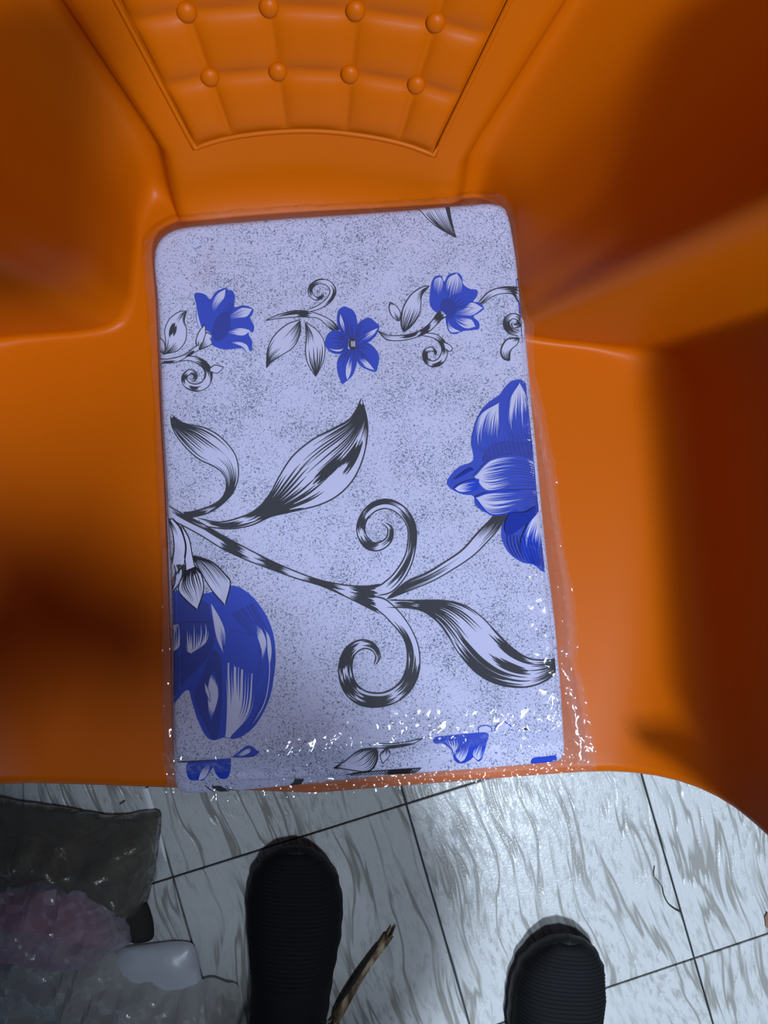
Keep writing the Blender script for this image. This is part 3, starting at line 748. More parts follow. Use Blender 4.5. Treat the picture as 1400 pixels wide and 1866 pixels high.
# large flower at the right edge
p = Print()
p.fill(T6((1105,60),(1060,33),(1010,45),(970,85),(945,120),(890,158),(840,210),(805,290),(785,380),(797,482),(720,520),(670,570),(652,610),(680,645),(740,672),(800,682),(810,730),(860,770),(930,782),(985,778),(960,830),(955,910),(990,990),(1060,1045),(1130,1062),(1195,1100),(1230,1000),(1210,850),(1190,700),(1175,550),(1160,400),(1145,250),(1120,120)), BLUE)
p.petal(T6((1040,460),(985,300),(1000,150),(1060,45)), T6((1150,460),(1125,300),(1110,150),(1060,45)), WHITE, [(0,.85,'a',0,1,17,BLUE,2.3),(0,.5,'a',0,1,10,DARK,.6)], 2.5, BLUE)
p.petal(T6((900,470),(800,400),(830,240),(945,158)), T6((1050,470),(960,400),(945,260),(945,158)), WHITE, [(0,.85,'a',0,1,17,BLUE,2.3),(0,.5,'a',0,1,11,DARK,.6)], 2.5, BLUE)
p.fill(T6((850,480),(900,400),(1000,380),(1130,400),(1145,470),(1000,470),(900,500)), DARK)
for k in range(12): p.stroke(T6((850+k*24,330+8*(k%3)),(865+k*24,400),(885+k*24,470)), 1.3, BLUE)
p.petal(T6((1165,500),(1040,462),(900,480),(800,575)), T6((1170,640),(1040,630),(880,655),(800,575)), WHITE, [(0,.85,'a',0,1,17,BLUE,2.1),(0,.55,'a',.1,1,10,DARK,.6)], 3.0, BLUE)
p.petal(T6((1170,650),(1060,652),(900,660),(806,690)), T6((1175,720),(1060,755),(900,785),(806,690)), WHITE, [(0,.85,'a',0,1,15,BLUE,2.2),(0,.5,'a',.1,1,9,DARK,.6)], 3.0, BLUE)
p.petal(T6((830,590),(770,600),(720,620),(690,642)), T6((830,640),(770,660),(720,660),(690,642)), WHITE, [(0,.75,'a',0,1,9,BLUE,1.5)], 2.0, BLUE)
for k in range(5): p.stroke(T6((680+k*16,600-k*8),(730+k*12,560-k*4),(790+k*4,520+k*4)), 1.2, DARK)
p.petal(T6((1110,1050),(1060,960),(1100,840),(1165,755)), T6((1195,1080),(1200,960),(1195,860),(1165,755)), WHITE, [(0,.85,'a',0,1,14,BLUE,2.3),(0,.5,'a',0,1,9,DARK,.6)], 2.5, BLUE)
for k in range(9): p.stroke(T6((985+k*18,880+k*4),(990+k*20,950+k*6),(1030+k*18,1030+k*6)), 1.3, DARK)
p.fill(T6((1000,780),(1090,770),(1165,720),(1150,780),(1060,860),(990,900),(970,850)), DARK)
p.build('printed_flower', top_layer, W1, 0)
# large flower at the left edge
p = Print()
p.fill(T7((120,180),(190,190),(350,205),(500,158),(605,200),(700,308),(755,430),(774,560),(766,700),(735,850),(662,990),(582,1062),(520,1083),(460,1076),(400,1092),(350,1062),(300,960),(265,850),(235,790),(120,885),(110,600)), BLUE)
p.fill(T7((120,230),(330,250),(380,330),(400,500),(340,620),(240,720),(120,820)), DARK)
p.fill(T7((380,560),(440,600),(450,850),(430,1060),(390,1080),(330,960),(280,820),(330,700)), DARK)
p.petal(T7((500,330),(640,480),(680,640),(560,1070)), T7((640,260),(740,480),(760,700),(600,1050)), BLUE, [(0,.5,'a',0,1,8,DARK,.7)], 1.5, DARK)
p.petal(T7((480,420),(466,640),(478,860),(470,1070)), T7((660,470),(655,720),(625,930),(500,1078)), WHITE, [(0,.9,'a',0,1,9,BLUE,1.15),(0,.45,'a',0,1,9,BLUE,1.5),(0,.3,'f',0,1,6,BLUE,1.3)], 2.5, BLUE)
p.petal(T7((378,255),(390,350),(415,480),(458,575)), T7((378,255),(440,360),(472,460),(458,575)), WHITE, [(.3,1,'b',.4,1,5,BLUE)], 1.5, BLUE)
p.petal(T7((648,378),(665,470),(685,540),(692,645)), T7((648,378),(700,440),(720,520),(692,645)), WHITE, [(0,.4,'a',0,1,4,BLUE),(.6,1,'b',0,1,4,BLUE)], 1.0, BLUE)
p.petal(T7((700,400),(720,470),(725,560),(738,660)), T7((700,400),(740,470),(752,560),(738,660)), WHITE, [(0,.4,'a',0,1,3,BLUE)], 1.0, BLUE)
p.petal(T7((225,380),(222,480),(235,555),(262,572)), T7((372,380),(380,440),(350,510),(262,572)), WHITE, [(0,.85,'a',0,1,11,DARK,1.3)], 2.0, DARK)
p.petal(T7((140,400),(138,470),(138,540),(150,565)), T7((196,390),(200,470),(190,530),(150,565)), WHITE, [(0,.8,'a',0,1,5,DARK,1.2)], 2.0, DARK)
p.petal(T7((395,670),(370,740),(365,850),(382,985)), T7((400,670),(428,780),(424,860),(382,985)), WHITE, [(0,.4,'a',0,1,4,BLUE),(.7,1,'b',0,1,3,BLUE)], 1.2, BLUE)
p.petal(T7((345,740),(350,790),(365,830),(380,860)), T7((345,740),(362,770),(378,810),(380,860)), WHITE, [], 1.0, BLUE)
for k in range(10): p.stroke(T7((150+k*9,650+k*10),(190+k*6,600+k*6),(240+k*4,570+k*3)), 1.2, BLUE)
p.stroke(T7((735,560),(738,700),(710,860),(640,990)), 1.6, WHITE)
p.band(T7((145,-20),(165,60),(165,130),(142,190)), T7((225,40),(215,90),(185,150),(142,200)), [(0,.5,'a',0,1,3)], lw=2)
p.band(T5((270,1050),(310,1120),(380,1240),(468,1345)), T5((278,1045),(390,1085),(475,1165),(500,1215),(468,1345)), [(0,.8,'a',.05,.95,10,BLACK,.75),(0,.25,'a',0,.6,6,BLACK,1.2)], lw=2)
p.band(T5((230,1120),(185,1240),(230,1310),(300,1372)), T5((285,1105),(325,1160),(337,1250),(300,1372)), [(0,.28,'a',0,1,9,BLACK,1.5),(0.05,.9,'a',.1,.9,9,BLACK,.8)], lw=2)
p.band(T5((200,870),(215,960),(225,1060),(232,1130)), T5((205,860),(250,940),(270,1040),(285,1108)), [(0,.4,'a',0,.5,3)], lw=2)
p.band(T5((120,830),(150,900),(160,1000),(145,1100)), T5((150,820),(200,880),(232,980),(222,1090)), [(0,.5,'a',.0,.5,5),(0,.9,'f',.92,1,1)], lw=2)
p.stroke(T5((222,1095),(170,1160),(140,1230)), 2)
p.build('printed_flower', top_layer, W1, 0)

# 5 bits of pattern on the lower folds
p = Print()
p.fill(T7((236,1238),(330,1215),(412,1212),(392,1262),(345,1330),(300,1362),(248,1330)), BLUE)
p.fill(T7((415,1180),(470,1165),(505,1205),(492,1312),(440,1325),(400,1265)), BLUE)
p.petal(T7((300,1350),(320,1290),(350,1250),(385,1215)), T7((300,1350),(350,1320),(375,1270),(385,1215)), WHITE, [(.3,1,'b',0,1,5,BLUE)], 1, BLUE)
p.stroke(T7((160,1228),(290,1222),(420,1205)), 2.5, BLACK)
p.build('printed_flower', fold2, W2, 0.0105, r=0.0045)
p = Print()
p.fill(T8((516,822),(600,808),(770,795),(772,850),(750,920),(730,936),(710,915),(690,930),(650,946),(615,930),(600,882),(560,850),(520,850)), BLUE, True)
p.petal(T8((690,840),(640,880),(620,910),(645,940)), T8((690,840),(685,890),(670,925),(645,940)), WHITE, [(0,.9,'a',0,1,7,BLUE,1.2)], 1.2, BLUE)
p.petal(T8((750,840),(715,870),(705,905),(730,932)), T8((750,840),(760,880),(750,915),(730,932)), WHITE, [(0,.9,'a',0,1,6,BLUE,1.2)], 1.2, BLUE)
p.petal(T8((560,815),(580,850),(600,870),(612,900)), T8((640,810),(640,850),(625,880),(612,900)), WHITE, [(0,.7,'a',0,1,5,BLUE,1.2)], 1.0, BLUE)
p.build('printed_flower', fold2, W2, 0.0105, r=0.0045)
p = Print()
p.fill(T8((1000,920),(1060,912),(1112,908),(1106,945),(1000,952)), BLUE, True)
p.build('printed_petal', fold2, W2, 0.0105, r=0.0045)
p = Print()
p.band(T8((235,868),(150,880),(80,930),(22,966)), T8((235,868),(236,930),(190,982),(60,968),(22,966)), [(0,.6,'a',0,1,12),(.6,1,'b',0,1,7)], lw=1.6)
p.band(T8((290,868),(252,900),(262,946)), T8((290,868),(297,905),(262,946)), [(0,.6,'a',0,1,4)], lw=1.4)
p.band(T8((80,1000),(200,985),(330,975),(455,968)), T8((40,1050),(150,1042),(280,1028),(400,1015)), [(0,.3,'c',0,1,6),(.45,1,'c',0,1,9)], lw=1.2)
for k in range(26): p.stroke(T8((75+k*13,1042-k*1.3),(125+k*13,985-k*.7)), 1.6, BLACK)
p.build('printed_leaf', fold2, W2, 0.0105, r=0.0045)
p = Print()
p.curl(T8((80,850),(80,812),(120,797),(180,822),(212,860)), [6,9,9,9,4], [(0,1,'c',0,1,4)])
p.band(T8((200,845),(300,850),(400,838),(465,820)), T8((210,868),(300,872),(400,855),(465,822)), [(.1,.8,'c',.3,1,3),(.7,1,'b',0,1,3)], lw=1.4)
p.build('printed_stem', fold2, W2, 0.0105, r=0.0045)
p = Print()
p.petal(T7((515,1195),(545,1170),(610,1125),(660,1150)), T7((515,1195),(580,1200),(640,1190),(680,1160)), BLUE, [(.2,.8,'c',.2,.6,4,WHITE)], 1.5, BLUE)
p.fill(T7((548,1212),(600,1194),(645,1188),(610,1212)), BLACK)
p.build('printed_bud', top_layer, W1, 0)
p = Print()
p.petal(T8((800,830),(745,810),(735,770),(770,758)), T8((805,830),(800,800),(795,770),(770,758)), WHITE, [(0,.5,'a',0,1,4,BLUE)], 1.8, BLUE)
p.petal(T8((840,850),(815,800),(825,755),(860,740)), T8((840,850),(885,820),(895,770),(860,740)), WHITE, [(0,.4,'a',0,1,4,BLACK)], 1.8, BLUE)
p.band(T8((810,865),(800,830),(808,790)), T8((810,865),(850,840),(890,770)), [(0,.7,'a',0,1,7)], lw=1.2)
p.fill(T8((945,778),(975,775),(980,800)), BLACK)
p.build('printed_bud', top_layer, W1, 0)
p = Print()
p.stroke(T7((345,1365),(380,1395),(425,1422)), 2)
p.build('printed_stem', fold3, W3, 0.0195, r=0.005)
p = Print()
for k in range(5): p.stroke(T7((385+k*12,1368),(420+k*12,1395),(470+k*9,1420)), 3.6)
p.stroke(T7((410,1372),(500,1395),(590,1415)), 1.6)
p.build('printed_stem', fold3, W3, 0.0195, r=0.005)
p = Print()
for k in range(6): p.stroke(T7((900+k*9,1322),(885+k*9,1355),(845+k*10,1388)), 3.6)
p.build('printed_stem', fold3, W3, 0.0195, r=0.005)

# ------------------------------------------------------------------ clear bag round the sheet
BAG = [(266,432),(276,420),(300,411),(330,402),(600,385),(800,369),(905,362),(928,368),(944,400),(960,460),(971,520),(970,600),(971,680),(990,740),(1008,830),(1018,900),(1030,1000),(1047,1080),(1053,1150),(1054,1210),(1070,1260),(1080,1320),(1088,1370),(1091,1412),(1070,1416),(1040,1414),(900,1427),(740,1440),(600,1449),(480,1457),(380,1464),(318,1467),(311,1474),(303,1468),(300,1400),(297,1250),(301,1100),(299,1000),(294,880),(290,760),(280,640),(272,520),(264,470)]
B0 = densify(to_w(BAG, 0.016), 0.005)
jit = rng.normal(0, 0.0007, B0.shape); B0 = smooth_poly(B0 + jit, 1)
def bag_tri():
    ex = rng.uniform(B0.min(0), B0.max(0), (5200, 2))
    # finer points where the bag is crumpled: right and bottom margins
    e2_ = rng.uniform(B0.min(0), B0.max(0), (60000, 2)); ds = dist(W1, e2_)
    e2_ = e2_[(ds < 0.022) & ((e2_[:, 1] < pk(700, 1290)[1]) | (e2_[:, 0] > pk(960, 900)[0]) | (rng.random(len(e2_)) < 0.12))]
    ex = np.vstack([ex, e2_]); ex = ex[dist(B0, ex) > 0.0015]
    vs = [Vector(map(float, p_)) for p_ in np.vstack([B0, ex])]
    r = geometry.delaunay_2d_cdt(vs, [], [list(range(len(B0)))], 1, 1e-7)
    return np.array([(q.x, q.y) for q in r[0]]), [tuple(f_) for f_ in r[2]]
bv, bf = bag_tri()
def crease(x, y, s, seed):
    return np.array([1 - abs(noise.noise(Vector((a * s, b * s, seed)))) * 2 for a, b in zip(x, y)])
ds = dist(W1, bv); db = dist(B0, bv); d2 = dist(W3, bv)
cr1 = crease(bv[:, 0], bv[:, 1], 38, 1.3) ** 5; cr2 = crease(bv[:, 0], bv[:, 1], 110, 4.1) ** 4; cr3 = crease((bv[:, 0] * .86 - bv[:, 1] * .5) * 5, bv[:, 0] * .5 + bv[:, 1] * .86, 45, 9.3) ** 3
nz = np.array([noise.noise(Vector((a * 22, b * 22, 2.2))) for a, b in bv])
edge_amt = np.clip(1 - (ds) / 0.03, 0.0, 1)                       # wrinkles near the borders
corner = np.exp(-((bv[:, 0] - pk(900, 1375)[0]) / 0.06) ** 2 - ((bv[:, 1] - pk(900, 1375)[1]) / 0.022) ** 2)
corner2 = np.exp(-((bv[:, 0] - pk(640, 1390)[0]) / 0.03) ** 2 - ((bv[:, 1] - pk(640, 1390)[1]) / 0.018) ** 2)
amt = 0.05 + 0.4 * edge_amt ** 2 + 1.3 * corner + 0.5 * corner2
base = np.where(ds > 0, plane(bv[:, 0], bv[:, 1]) + undul(bv[:, 0], bv[:, 1]) + 0.0016, 0)
out = np.clip(-ds / 0.022, 0, 1)
base = np.where(ds > 0, base, plane(bv[:, 0], bv[:, 1]) + undul(bv[:, 0], bv[:, 1]) + 0.0016 - 0.021 * np.clip(out, 0, 1) ** 0.8)
zt = base + amt * (0.0024 * cr1 + 0.0007 * cr2 + 0.0006 * nz + 0.0016 * cr3)
zt = zt + np.where(ds < 0, 0.004 * cr2 * np.clip(-ds / 0.012, 0, 1), 0)
zt = np.maximum(zt, np.where(d2 > -0.002, plane(bv[:, 0], bv[:, 1]) - 0.0175, -1))
film = [(a, b, c_) for (a, b), c_ in zip(bv, zt)]
zlow = plane(bv[:, 0], bv[:, 1]) - 0.0325 + 0.006 * np.clip(1 - db / 0.006, 0, 1)
zlow = np.minimum(zlow, zt - 0.0006)
bag = empty('plastic_bag', (0, 0, 0))
tag(bag, 'clear plastic bag with crinkled margins wrapped around the bedsheet', 'bag')
mesh_obj('upper_film', film, bf, M['film'], bag)
mesh_obj('under_film', [(a, b, c_) for (a, b), c_ in zip(bv, zlow)], bf, M['film'], bag)
# welded side seam on the right and bottom: a narrow doubled strip
def seam(pix, wid, lift):
    P = crs([pk(*q) for q in pix], 60); t = np.gradient(P, axis=0); t /= np.linalg.norm(t, axis=1, keepdims=True)
    nn = np.stack([-t[:, 1], t[:, 0]], 1); V = []; Fc = []
    for i, (q, n_) in enumerate(zip(P, nn)):
        for k, o_ in enumerate((-1, -0.3, 0.3, 1)):
            a = q + n_ * o_ * wid
            z = plane(*a) - 0.018 + lift + 0.002 * noise.noise(Vector((a[0] * 120, a[1] * 120, k * 3.0)))
            V.append((a[0], a[1], z))
    for i in range(len(P) - 1):
        for k in range(3): Fc.append((i * 4 + k, i * 4 + k + 1, i * 4 + k + 5, i * 4 + k + 4))
    return V, Fc
for pix, wd, lf in (([(958,470),(966,560),(966,680),(988,760),(1012,900),(1040,1080),(1048,1200)], 0.0022, 0.006),
                    ([(1036,1180),(1046,1260),(1064,1340),(1078,1405)], 0.004, 0.007),
                    ([(296,1000),(296,1150),(298,1300),(305,1440)], 0.003, 0.004)):
    V, Fc = seam(pix, wd, lf); mesh_obj('welded_seam', V, Fc, M['film'], bag)

# ------------------------------------------------------------------ shoes
def shoe(name, toe, heel, wid, label, mirror=1):
    root = empty(name, (heel[0], heel[1], 0), math.atan2(toe[1] - heel[1], toe[0] - heel[0]))
    L = math.hypot(toe[0] - heel[0], toe[1] - heel[1]); tag(root, label, 'shoe', 'worn sock shoes')
    def half(s):                                # outline half widths along the length, s 0 heel .. 1 toe
        ss = [0, .03, .10, .25, .45, .62, .75, .86, .94, .985, 1.0]
        inn = [0, .42, .66, .76, .78, .92, .98, .90, .66, .36, 0]
        ou = [0, .42, .68, .80, .88, 1.0, 1.0, .86, .58, .30, 0]
        return np.interp(s, ss, inn) * wid / 2, np.interp(s, ss, ou) * wid / 2
    # sole
    n = 64; S = (1 - np.cos(np.linspace(0, math.pi, n))) / 2
    up = []; 
    for s in S:
        i_, o_ = half(s); up.append((s * L, i_ * mirror, -o_ * mirror))
    ringp = [(x, a) for x, a, b in up] + [(x, b) for x, a, b in up[::-1]]
    V = []; Fc = []; m = len(ringp)
    c0 = L * 0.5
    for z, sc in ((0.0, 0.95), (0.004, 1.0), (0.012, 1.02), (0.020, 1.02), (0.026, 0.985)):
        for k, (x, y) in enumerate(ringp):
            tw = 1.0 + (0.012 * math.sin(k * 1.6) if 0.003 < z < 0.021 else 0)   # tread notches
            V.append((c0 + (x - c0) * sc, y * sc * tw, z + 0.018 * max(0, (x / L - 0.78) / 0.22) ** 2))
    for r_ in range(4):
        for k in range(m): Fc.append((r_ * m + k, r_ * m + (k + 1) % m, (r_ + 1) * m + (k + 1) % m, (r_ + 1) * m + k))
    Fc.append(tuple(range(m))[::-1]); Fc.append(tuple(4 * m + k for k in range(m)))
    mesh_obj('sole', V, Fc, M['black_rubber'], root)
    # knit upper: cross sections along the length
    V = []; Fc = []; ns, nk = 90, 22
    hs = np.interp(np.linspace(0.012, 0.988, ns), [0, .04, .15, .30, .40, .55, .75, .90, .97, 1], [.05, .085, .10, .10, .094, .078, .060, .048, .036, .024])
    for j, s in enumerate(np.linspace(0.012, 0.988, ns)):
        i_, o_ = half(s); i_ *= mirror * .985; o_ *= -mirror * .985
        for k in range(nk + 1):
            a = math.pi * k / nk; cx = (i_ + o_) / 2; rx = (i_ - o_) / 2
            y = cx + rx * math.copysign(abs(math.cos(a)) ** 0.8, math.cos(a)); z = 0.022 + 0.018 * max(0, (s - 0.78) / 0.22) ** 2 + (hs[j] - 0.022) * math.sin(a) ** 0.85
            V.append((s * L, y, z))
    for j in range(ns - 1):
        for k in range(nk):
            q = j * (nk + 1) + k; Fc.append((q, q + nk + 1, q + nk + 2, q + 1))
    Fc.append(tuple(range(nk + 1))); Fc.append(tuple((ns - 1) * (nk + 1) + k for k in range(nk + 1))[::-1])
    u = mesh_obj('knit_upper', V, Fc, M['black_knit'], root)
    # fine ribs of the knit across the forefoot
    for s in np.arange(0.50, 0.955, 0.0155):
        i_, o_ = half(s); i_ *= mirror * .985; o_ *= -mirror * .985; h_ = float(np.interp(s, np.linspace(0.012, .988, ns), hs))
        pts = []
        for k in range(2, nk - 1):
            a = math.pi * k / nk; cx = (i_ + o_) / 2; rx = (i_ - o_) / 2
            pts.append((s * L, cx + rx * math.copysign(abs(math.cos(a)) ** 0.8, math.cos(a)), 0.022 + 0.018 * max(0, (s - 0.78) / 0.22) ** 2 + (h_ - 0.022) * math.sin(a) ** 0.85))
        V2, F2 = tube(pts, 0.0007, 6); mesh_obj('knit_rib', V2, F2, M['black_knit'], u)
    # sock collar
    V = []; Fc = []; m = 28
    cl = [(0.095, 0.052, 0.041), (0.115, 0.050, 0.040), (0.135, 0.049, 0.039), (0.150, 0.049, 0.039), (0.152, 0.045, 0.035), (0.13, 0.044, 0.034)]
    for z, ax, ay in cl:
        for k in range(m): V.append((L * 0.205 + ax * math.cos(2 * math.pi * k / m), ay * math.sin(2 * math.pi * k / m), z))
    for r_ in range(len(cl) - 1):
        for k in range(m): Fc.append((r_ * m + k, r_ * m + (k + 1) % m, (r_ + 1) * m + (k + 1) % m, (r_ + 1) * m + k))
    mesh_obj('sock_collar', V, Fc, M['black_knit'], root)
    return root
lt = px(560, 1546, 0.035); lh = Vector((-0.062, lt.y - 0.285, 0))
shoe('sock_shoe', (lt.x - 0.012, lt.y), (lh.x, lh.y), 0.117, 'black knit sock shoe on the tiles beside the plastic wraps', 1)
rt = px(1036, 1710, 0.035); rh = Vector((rt.x - 0.030, rt.y - 0.283, 0))
shoe('sock_shoe', (rt.x, rt.y), (rh.x, rh.y), 0.117, 'black ribbed sock shoe at the lower right, half out of frame', -1)

# ------------------------------------------------------------------ the person wearing them
def person():
    root = empty('person', (0.06, -0.75, 0))
    tag(root, 'person in black trousers and dark top leaning over the chair', 'person')
    o_ = Vector((0.06, -0.75, 0))
    la = Vector((lh.x, lh.y + 0.058, 0.09)); ra = Vector((rh.x + .006, rh.y + 0.058, 0.09))
    def skin(name, verts, edges, rad, mat, rootv=0):
        me = bpy.data.meshes.new(name); me.from_pydata([tuple(Vector(v_) - o_) for v_ in verts], edges, []); me.materials.append(mat)
        o = bpy.data.objects.new(name, me); C.objects.link(o); o.parent = root
        sk = o.modifiers.new('skin', 'SKIN'); sk.use_smooth_shade = True
        for i, r in enumerate(rad):
            sv = me.skin_vertices[0].data[i]; sv.radius = (r, r) if not hasattr(r, '__len__') else r; sv.use_root = (i == rootv)
        o.modifiers.new('sub', 'SUBSURF').levels = 2; o.modifiers['sub'].render_levels = 2
        return o
    pel = Vector((0.10, -0.86, 0.92))
    ch = Vector((0.06, -0.70, 1.18)); nk = Vector((0.035, -0.525, 1.35))
    sl, sr = Vector((-0.16, -0.55, 1.31)), Vector((0.20, -0.565, 1.31))
    el, er = Vector((-0.235, -0.46, 1.06)), Vector((0.29, -0.72, 1.11))
    wl, wr = Vector((-0.085, -0.235, 1.035)), Vector((0.245, -0.78, 0.93))
    lk = Vector((-0.03, -0.81, 0.50)); rk = Vector((0.265, -0.85, 0.50))
    V = [pel, pel + Vector((0, .04, .12)), ch, nk, nk + Vector((0, .045, .07)),
         pel + Vector((-.095, 0, -.06)), lk, la + Vector((0, 0, .02)), pel + Vector((.095, 0, -.06)), rk, ra + Vector((0, 0, .02)),
         sl, el, wl, sr, er, wr]
    Ed = [(0, 1), (1, 2), (2, 3), (3, 4), (0, 5), (5, 6), (6, 7), (0, 8), (8, 9), (9, 10), (3, 11), (11, 12), (12, 13), (3, 14), (14, 15), (15, 16)]
    R_ = [(.14, .11), (.135, .105), (.15, .115), (.10, .08), .055, .095, .062, .042, .095, .062, .042, .065, .046, .036, .065, .046, .036]
    skin('body', V, Ed, R_, M['trouser'])
    # top: loose shell over the torso
    skin('shirt', [pel + Vector((0, 0, -.02)), pel + Vector((0, .04, .12)), ch, nk - Vector((0, 0, .01)), sl, el, wl.lerp(el, .12), sr, er, wr + Vector((0, 0, .02))],
         [(0, 1), (1, 2), (2, 3), (3, 4), (4, 5), (5, 6), (3, 7), (7, 8), (8, 9)],
         [(.165, .13), (.155, .122), (.168, .13), (.115, .095), .076, .056, .046, .076, .056, .046], M['shirt'])
    # left hand holding the phone: palm and five fingers as skinned chains
    ph = Vector((0.010, -0.118, 1.045))                 # phone centre
    pm = Vector((-0.060, -0.160, 1.026))
    skin('hand', [wl, wl.lerp(pm, .55), pm, pm + Vector((.016, .030, .0))], [(0, 1), (1, 2), (2, 3)], [.024, (.024, .02), (.034, .015), (.034, .013)], M['skin'])
    for k, (bx, by, ln) in enumerate(((-.046, -.108, .92), (-.043, -.128, 1.0), (-.044, -.148, .95), (-.046, -.168, .78))):
        b0 = Vector((bx - .008, by - .004, 1.026)); 
        skin('finger', [b0, Vector((bx + .022 * ln, by + .004, 1.030)), Vector((bx + .048 * ln, by + .004, 1.031)), Vector((bx + .072 * ln, by + .002, 1.032))],
             [(0, 1), (1, 2), (2, 3)], [.0092, .0088, .008, .0068], M['skin'])
    skin('thumb', [Vector((-.062, -.185, 1.030)), Vector((-.050, -.160, 1.050)), Vector((-.036, -.135, 1.060)), Vector((-.022, -.115, 1.0605))], [(0, 1), (1, 2), (2, 3)], [.012, .0108, .0095, .008], M['skin'])
    phone = empty('phone', ph); tag(phone, 'black phone held in the left hand above the chair', 'phone')
    def rbox(name, sx, sy, sz, r, mat, off=(0, 0, 0)):
        bm = bmesh.new(); bmesh.ops.create_cube(bm, size=1.0)
        for v_ in bm.verts: v_.co = Vector((v_.co.x * sx, v_.co.y * sy, v_.co.z * sz)) + Vector(off)
        bmesh.ops.bevel(bm, geom=[e for e in bm.edges if abs(e.verts[0].co.z - e.verts[1].co.z) > sz * .5], offset=r, segments=6, affect='EDGES')
        return bm_obj(name, bm, mat, phone, smooth=False)
    rbox('phone_body', .076, .164, .009, .011, plain('black_case', (.012, .012, .013), .4))
    rbox('screen', .070, .156, .0006, .009, plain('dark_glass', (.01, .01, .012), .08), (0, 0, .0048))
    rbox('lens_plate', .022, .044, .0016, .006, plain('lens_glass', (.008, .008, .01), .1), (-.020, .052, -.0053))
    # head with face
    hc = Vector((0.03, -0.415, 1.50)) - o_
    bm = bmesh.new(); bmesh.ops.create_uvsphere(bm, u_segments=32, v_segments=24, radius=1.0)
    for v_ in bm.verts:
        x, y, z = v_.co
        jaw = 1 - 0.25 * max(0, -z)
        v_.co = Vector((x * 0.074 * jaw, y * 0.094 * (1 - 0.1 * max(0, -z)), z * 0.115))
        # nose, brow, chin, mouth on the +y side
        if y > 0:
            v_.co.y += 0.020 * math.exp(-((x / .16) ** 2 + ((z + .12) / .20) ** 2)) + 0.006 * math.exp(-((x / .5) ** 2 + ((z - .12) / .1) ** 2))
            v_.co.y += 0.006 * math.exp(-((x / .3) ** 2 + ((z + .52) / .08) ** 2)) - 0.006 * math.exp(-(((abs(x) - .38) / .16) ** 2 + ((z - .0) / .1) ** 2))
    rot = Matrix.Rotation(math.radians(-42), 4, 'X')
    bmesh.ops.transform(bm, matrix=Matrix.Translation(hc) @ rot, verts=bm.verts)
    head = bm_obj('head', bm, M['skin'], root)
    def hp(x, y, z): return hc + rot @ Vector((x, y, z))
    for s in (-1, 1):
        bm = bmesh.new(); bmesh.ops.create_uvsphere(bm, u_segments=12, v_segments=8, radius=0.011); bmesh.ops.translate(bm, verts=bm.verts, vec=hp(s * .029, .079, .004)); bm_obj('eye', bm, M['eye'], head)
        bm = bmesh.new(); bmesh.ops.create_uvsphere(bm, u_segments=12, v_segments=8, radius=0.02)
        for v_ in bm.verts: v_.co = hp(s * .074 + v_.co.x * .35, -.005 + v_.co.y * .8, -.008 + v_.co.z * 1.5)
        bm_obj('ear', bm, M['skin'], head)
    Vt, Ft = tube([hp(-.022, .089, -.058), hp(-.01, .094, -.057), hp(.01, .094, -.057), hp(.022, .089, -.058)], [.003, .006, .006, .003], 8); mesh_obj('mouth', Vt, Ft, plain('lips', (.13, .04, .035), .5), head)
    bm = bmesh.new(); bmesh.ops.create_uvsphere(bm, u_segments=32, v_segments=24, radius=1.0)
    for v_ in bm.verts: v_.co = hp(v_.co.x * .081, v_.co.y * .098 - .010, v_.co.z * .118 + .012)
    for v_ in list(bm.verts):
        lc = rot.inverted() @ (v_.co - hc)
        if lc.z < 0.035 and lc.y > -0.02 or lc.z < -0.05: bm.verts.remove(v_)
    bm_obj('hair', bm, M['hair'], root)
    V, Fc = tube([nk + Vector((0, 0, .01)) - o_, nk + Vector((0, .05, .08)) - o_, hc + Vector((0, -.03, -.04))], [.056, .052, .055], 16); mesh_obj('neck', V, Fc, M['skin'], root)
person()

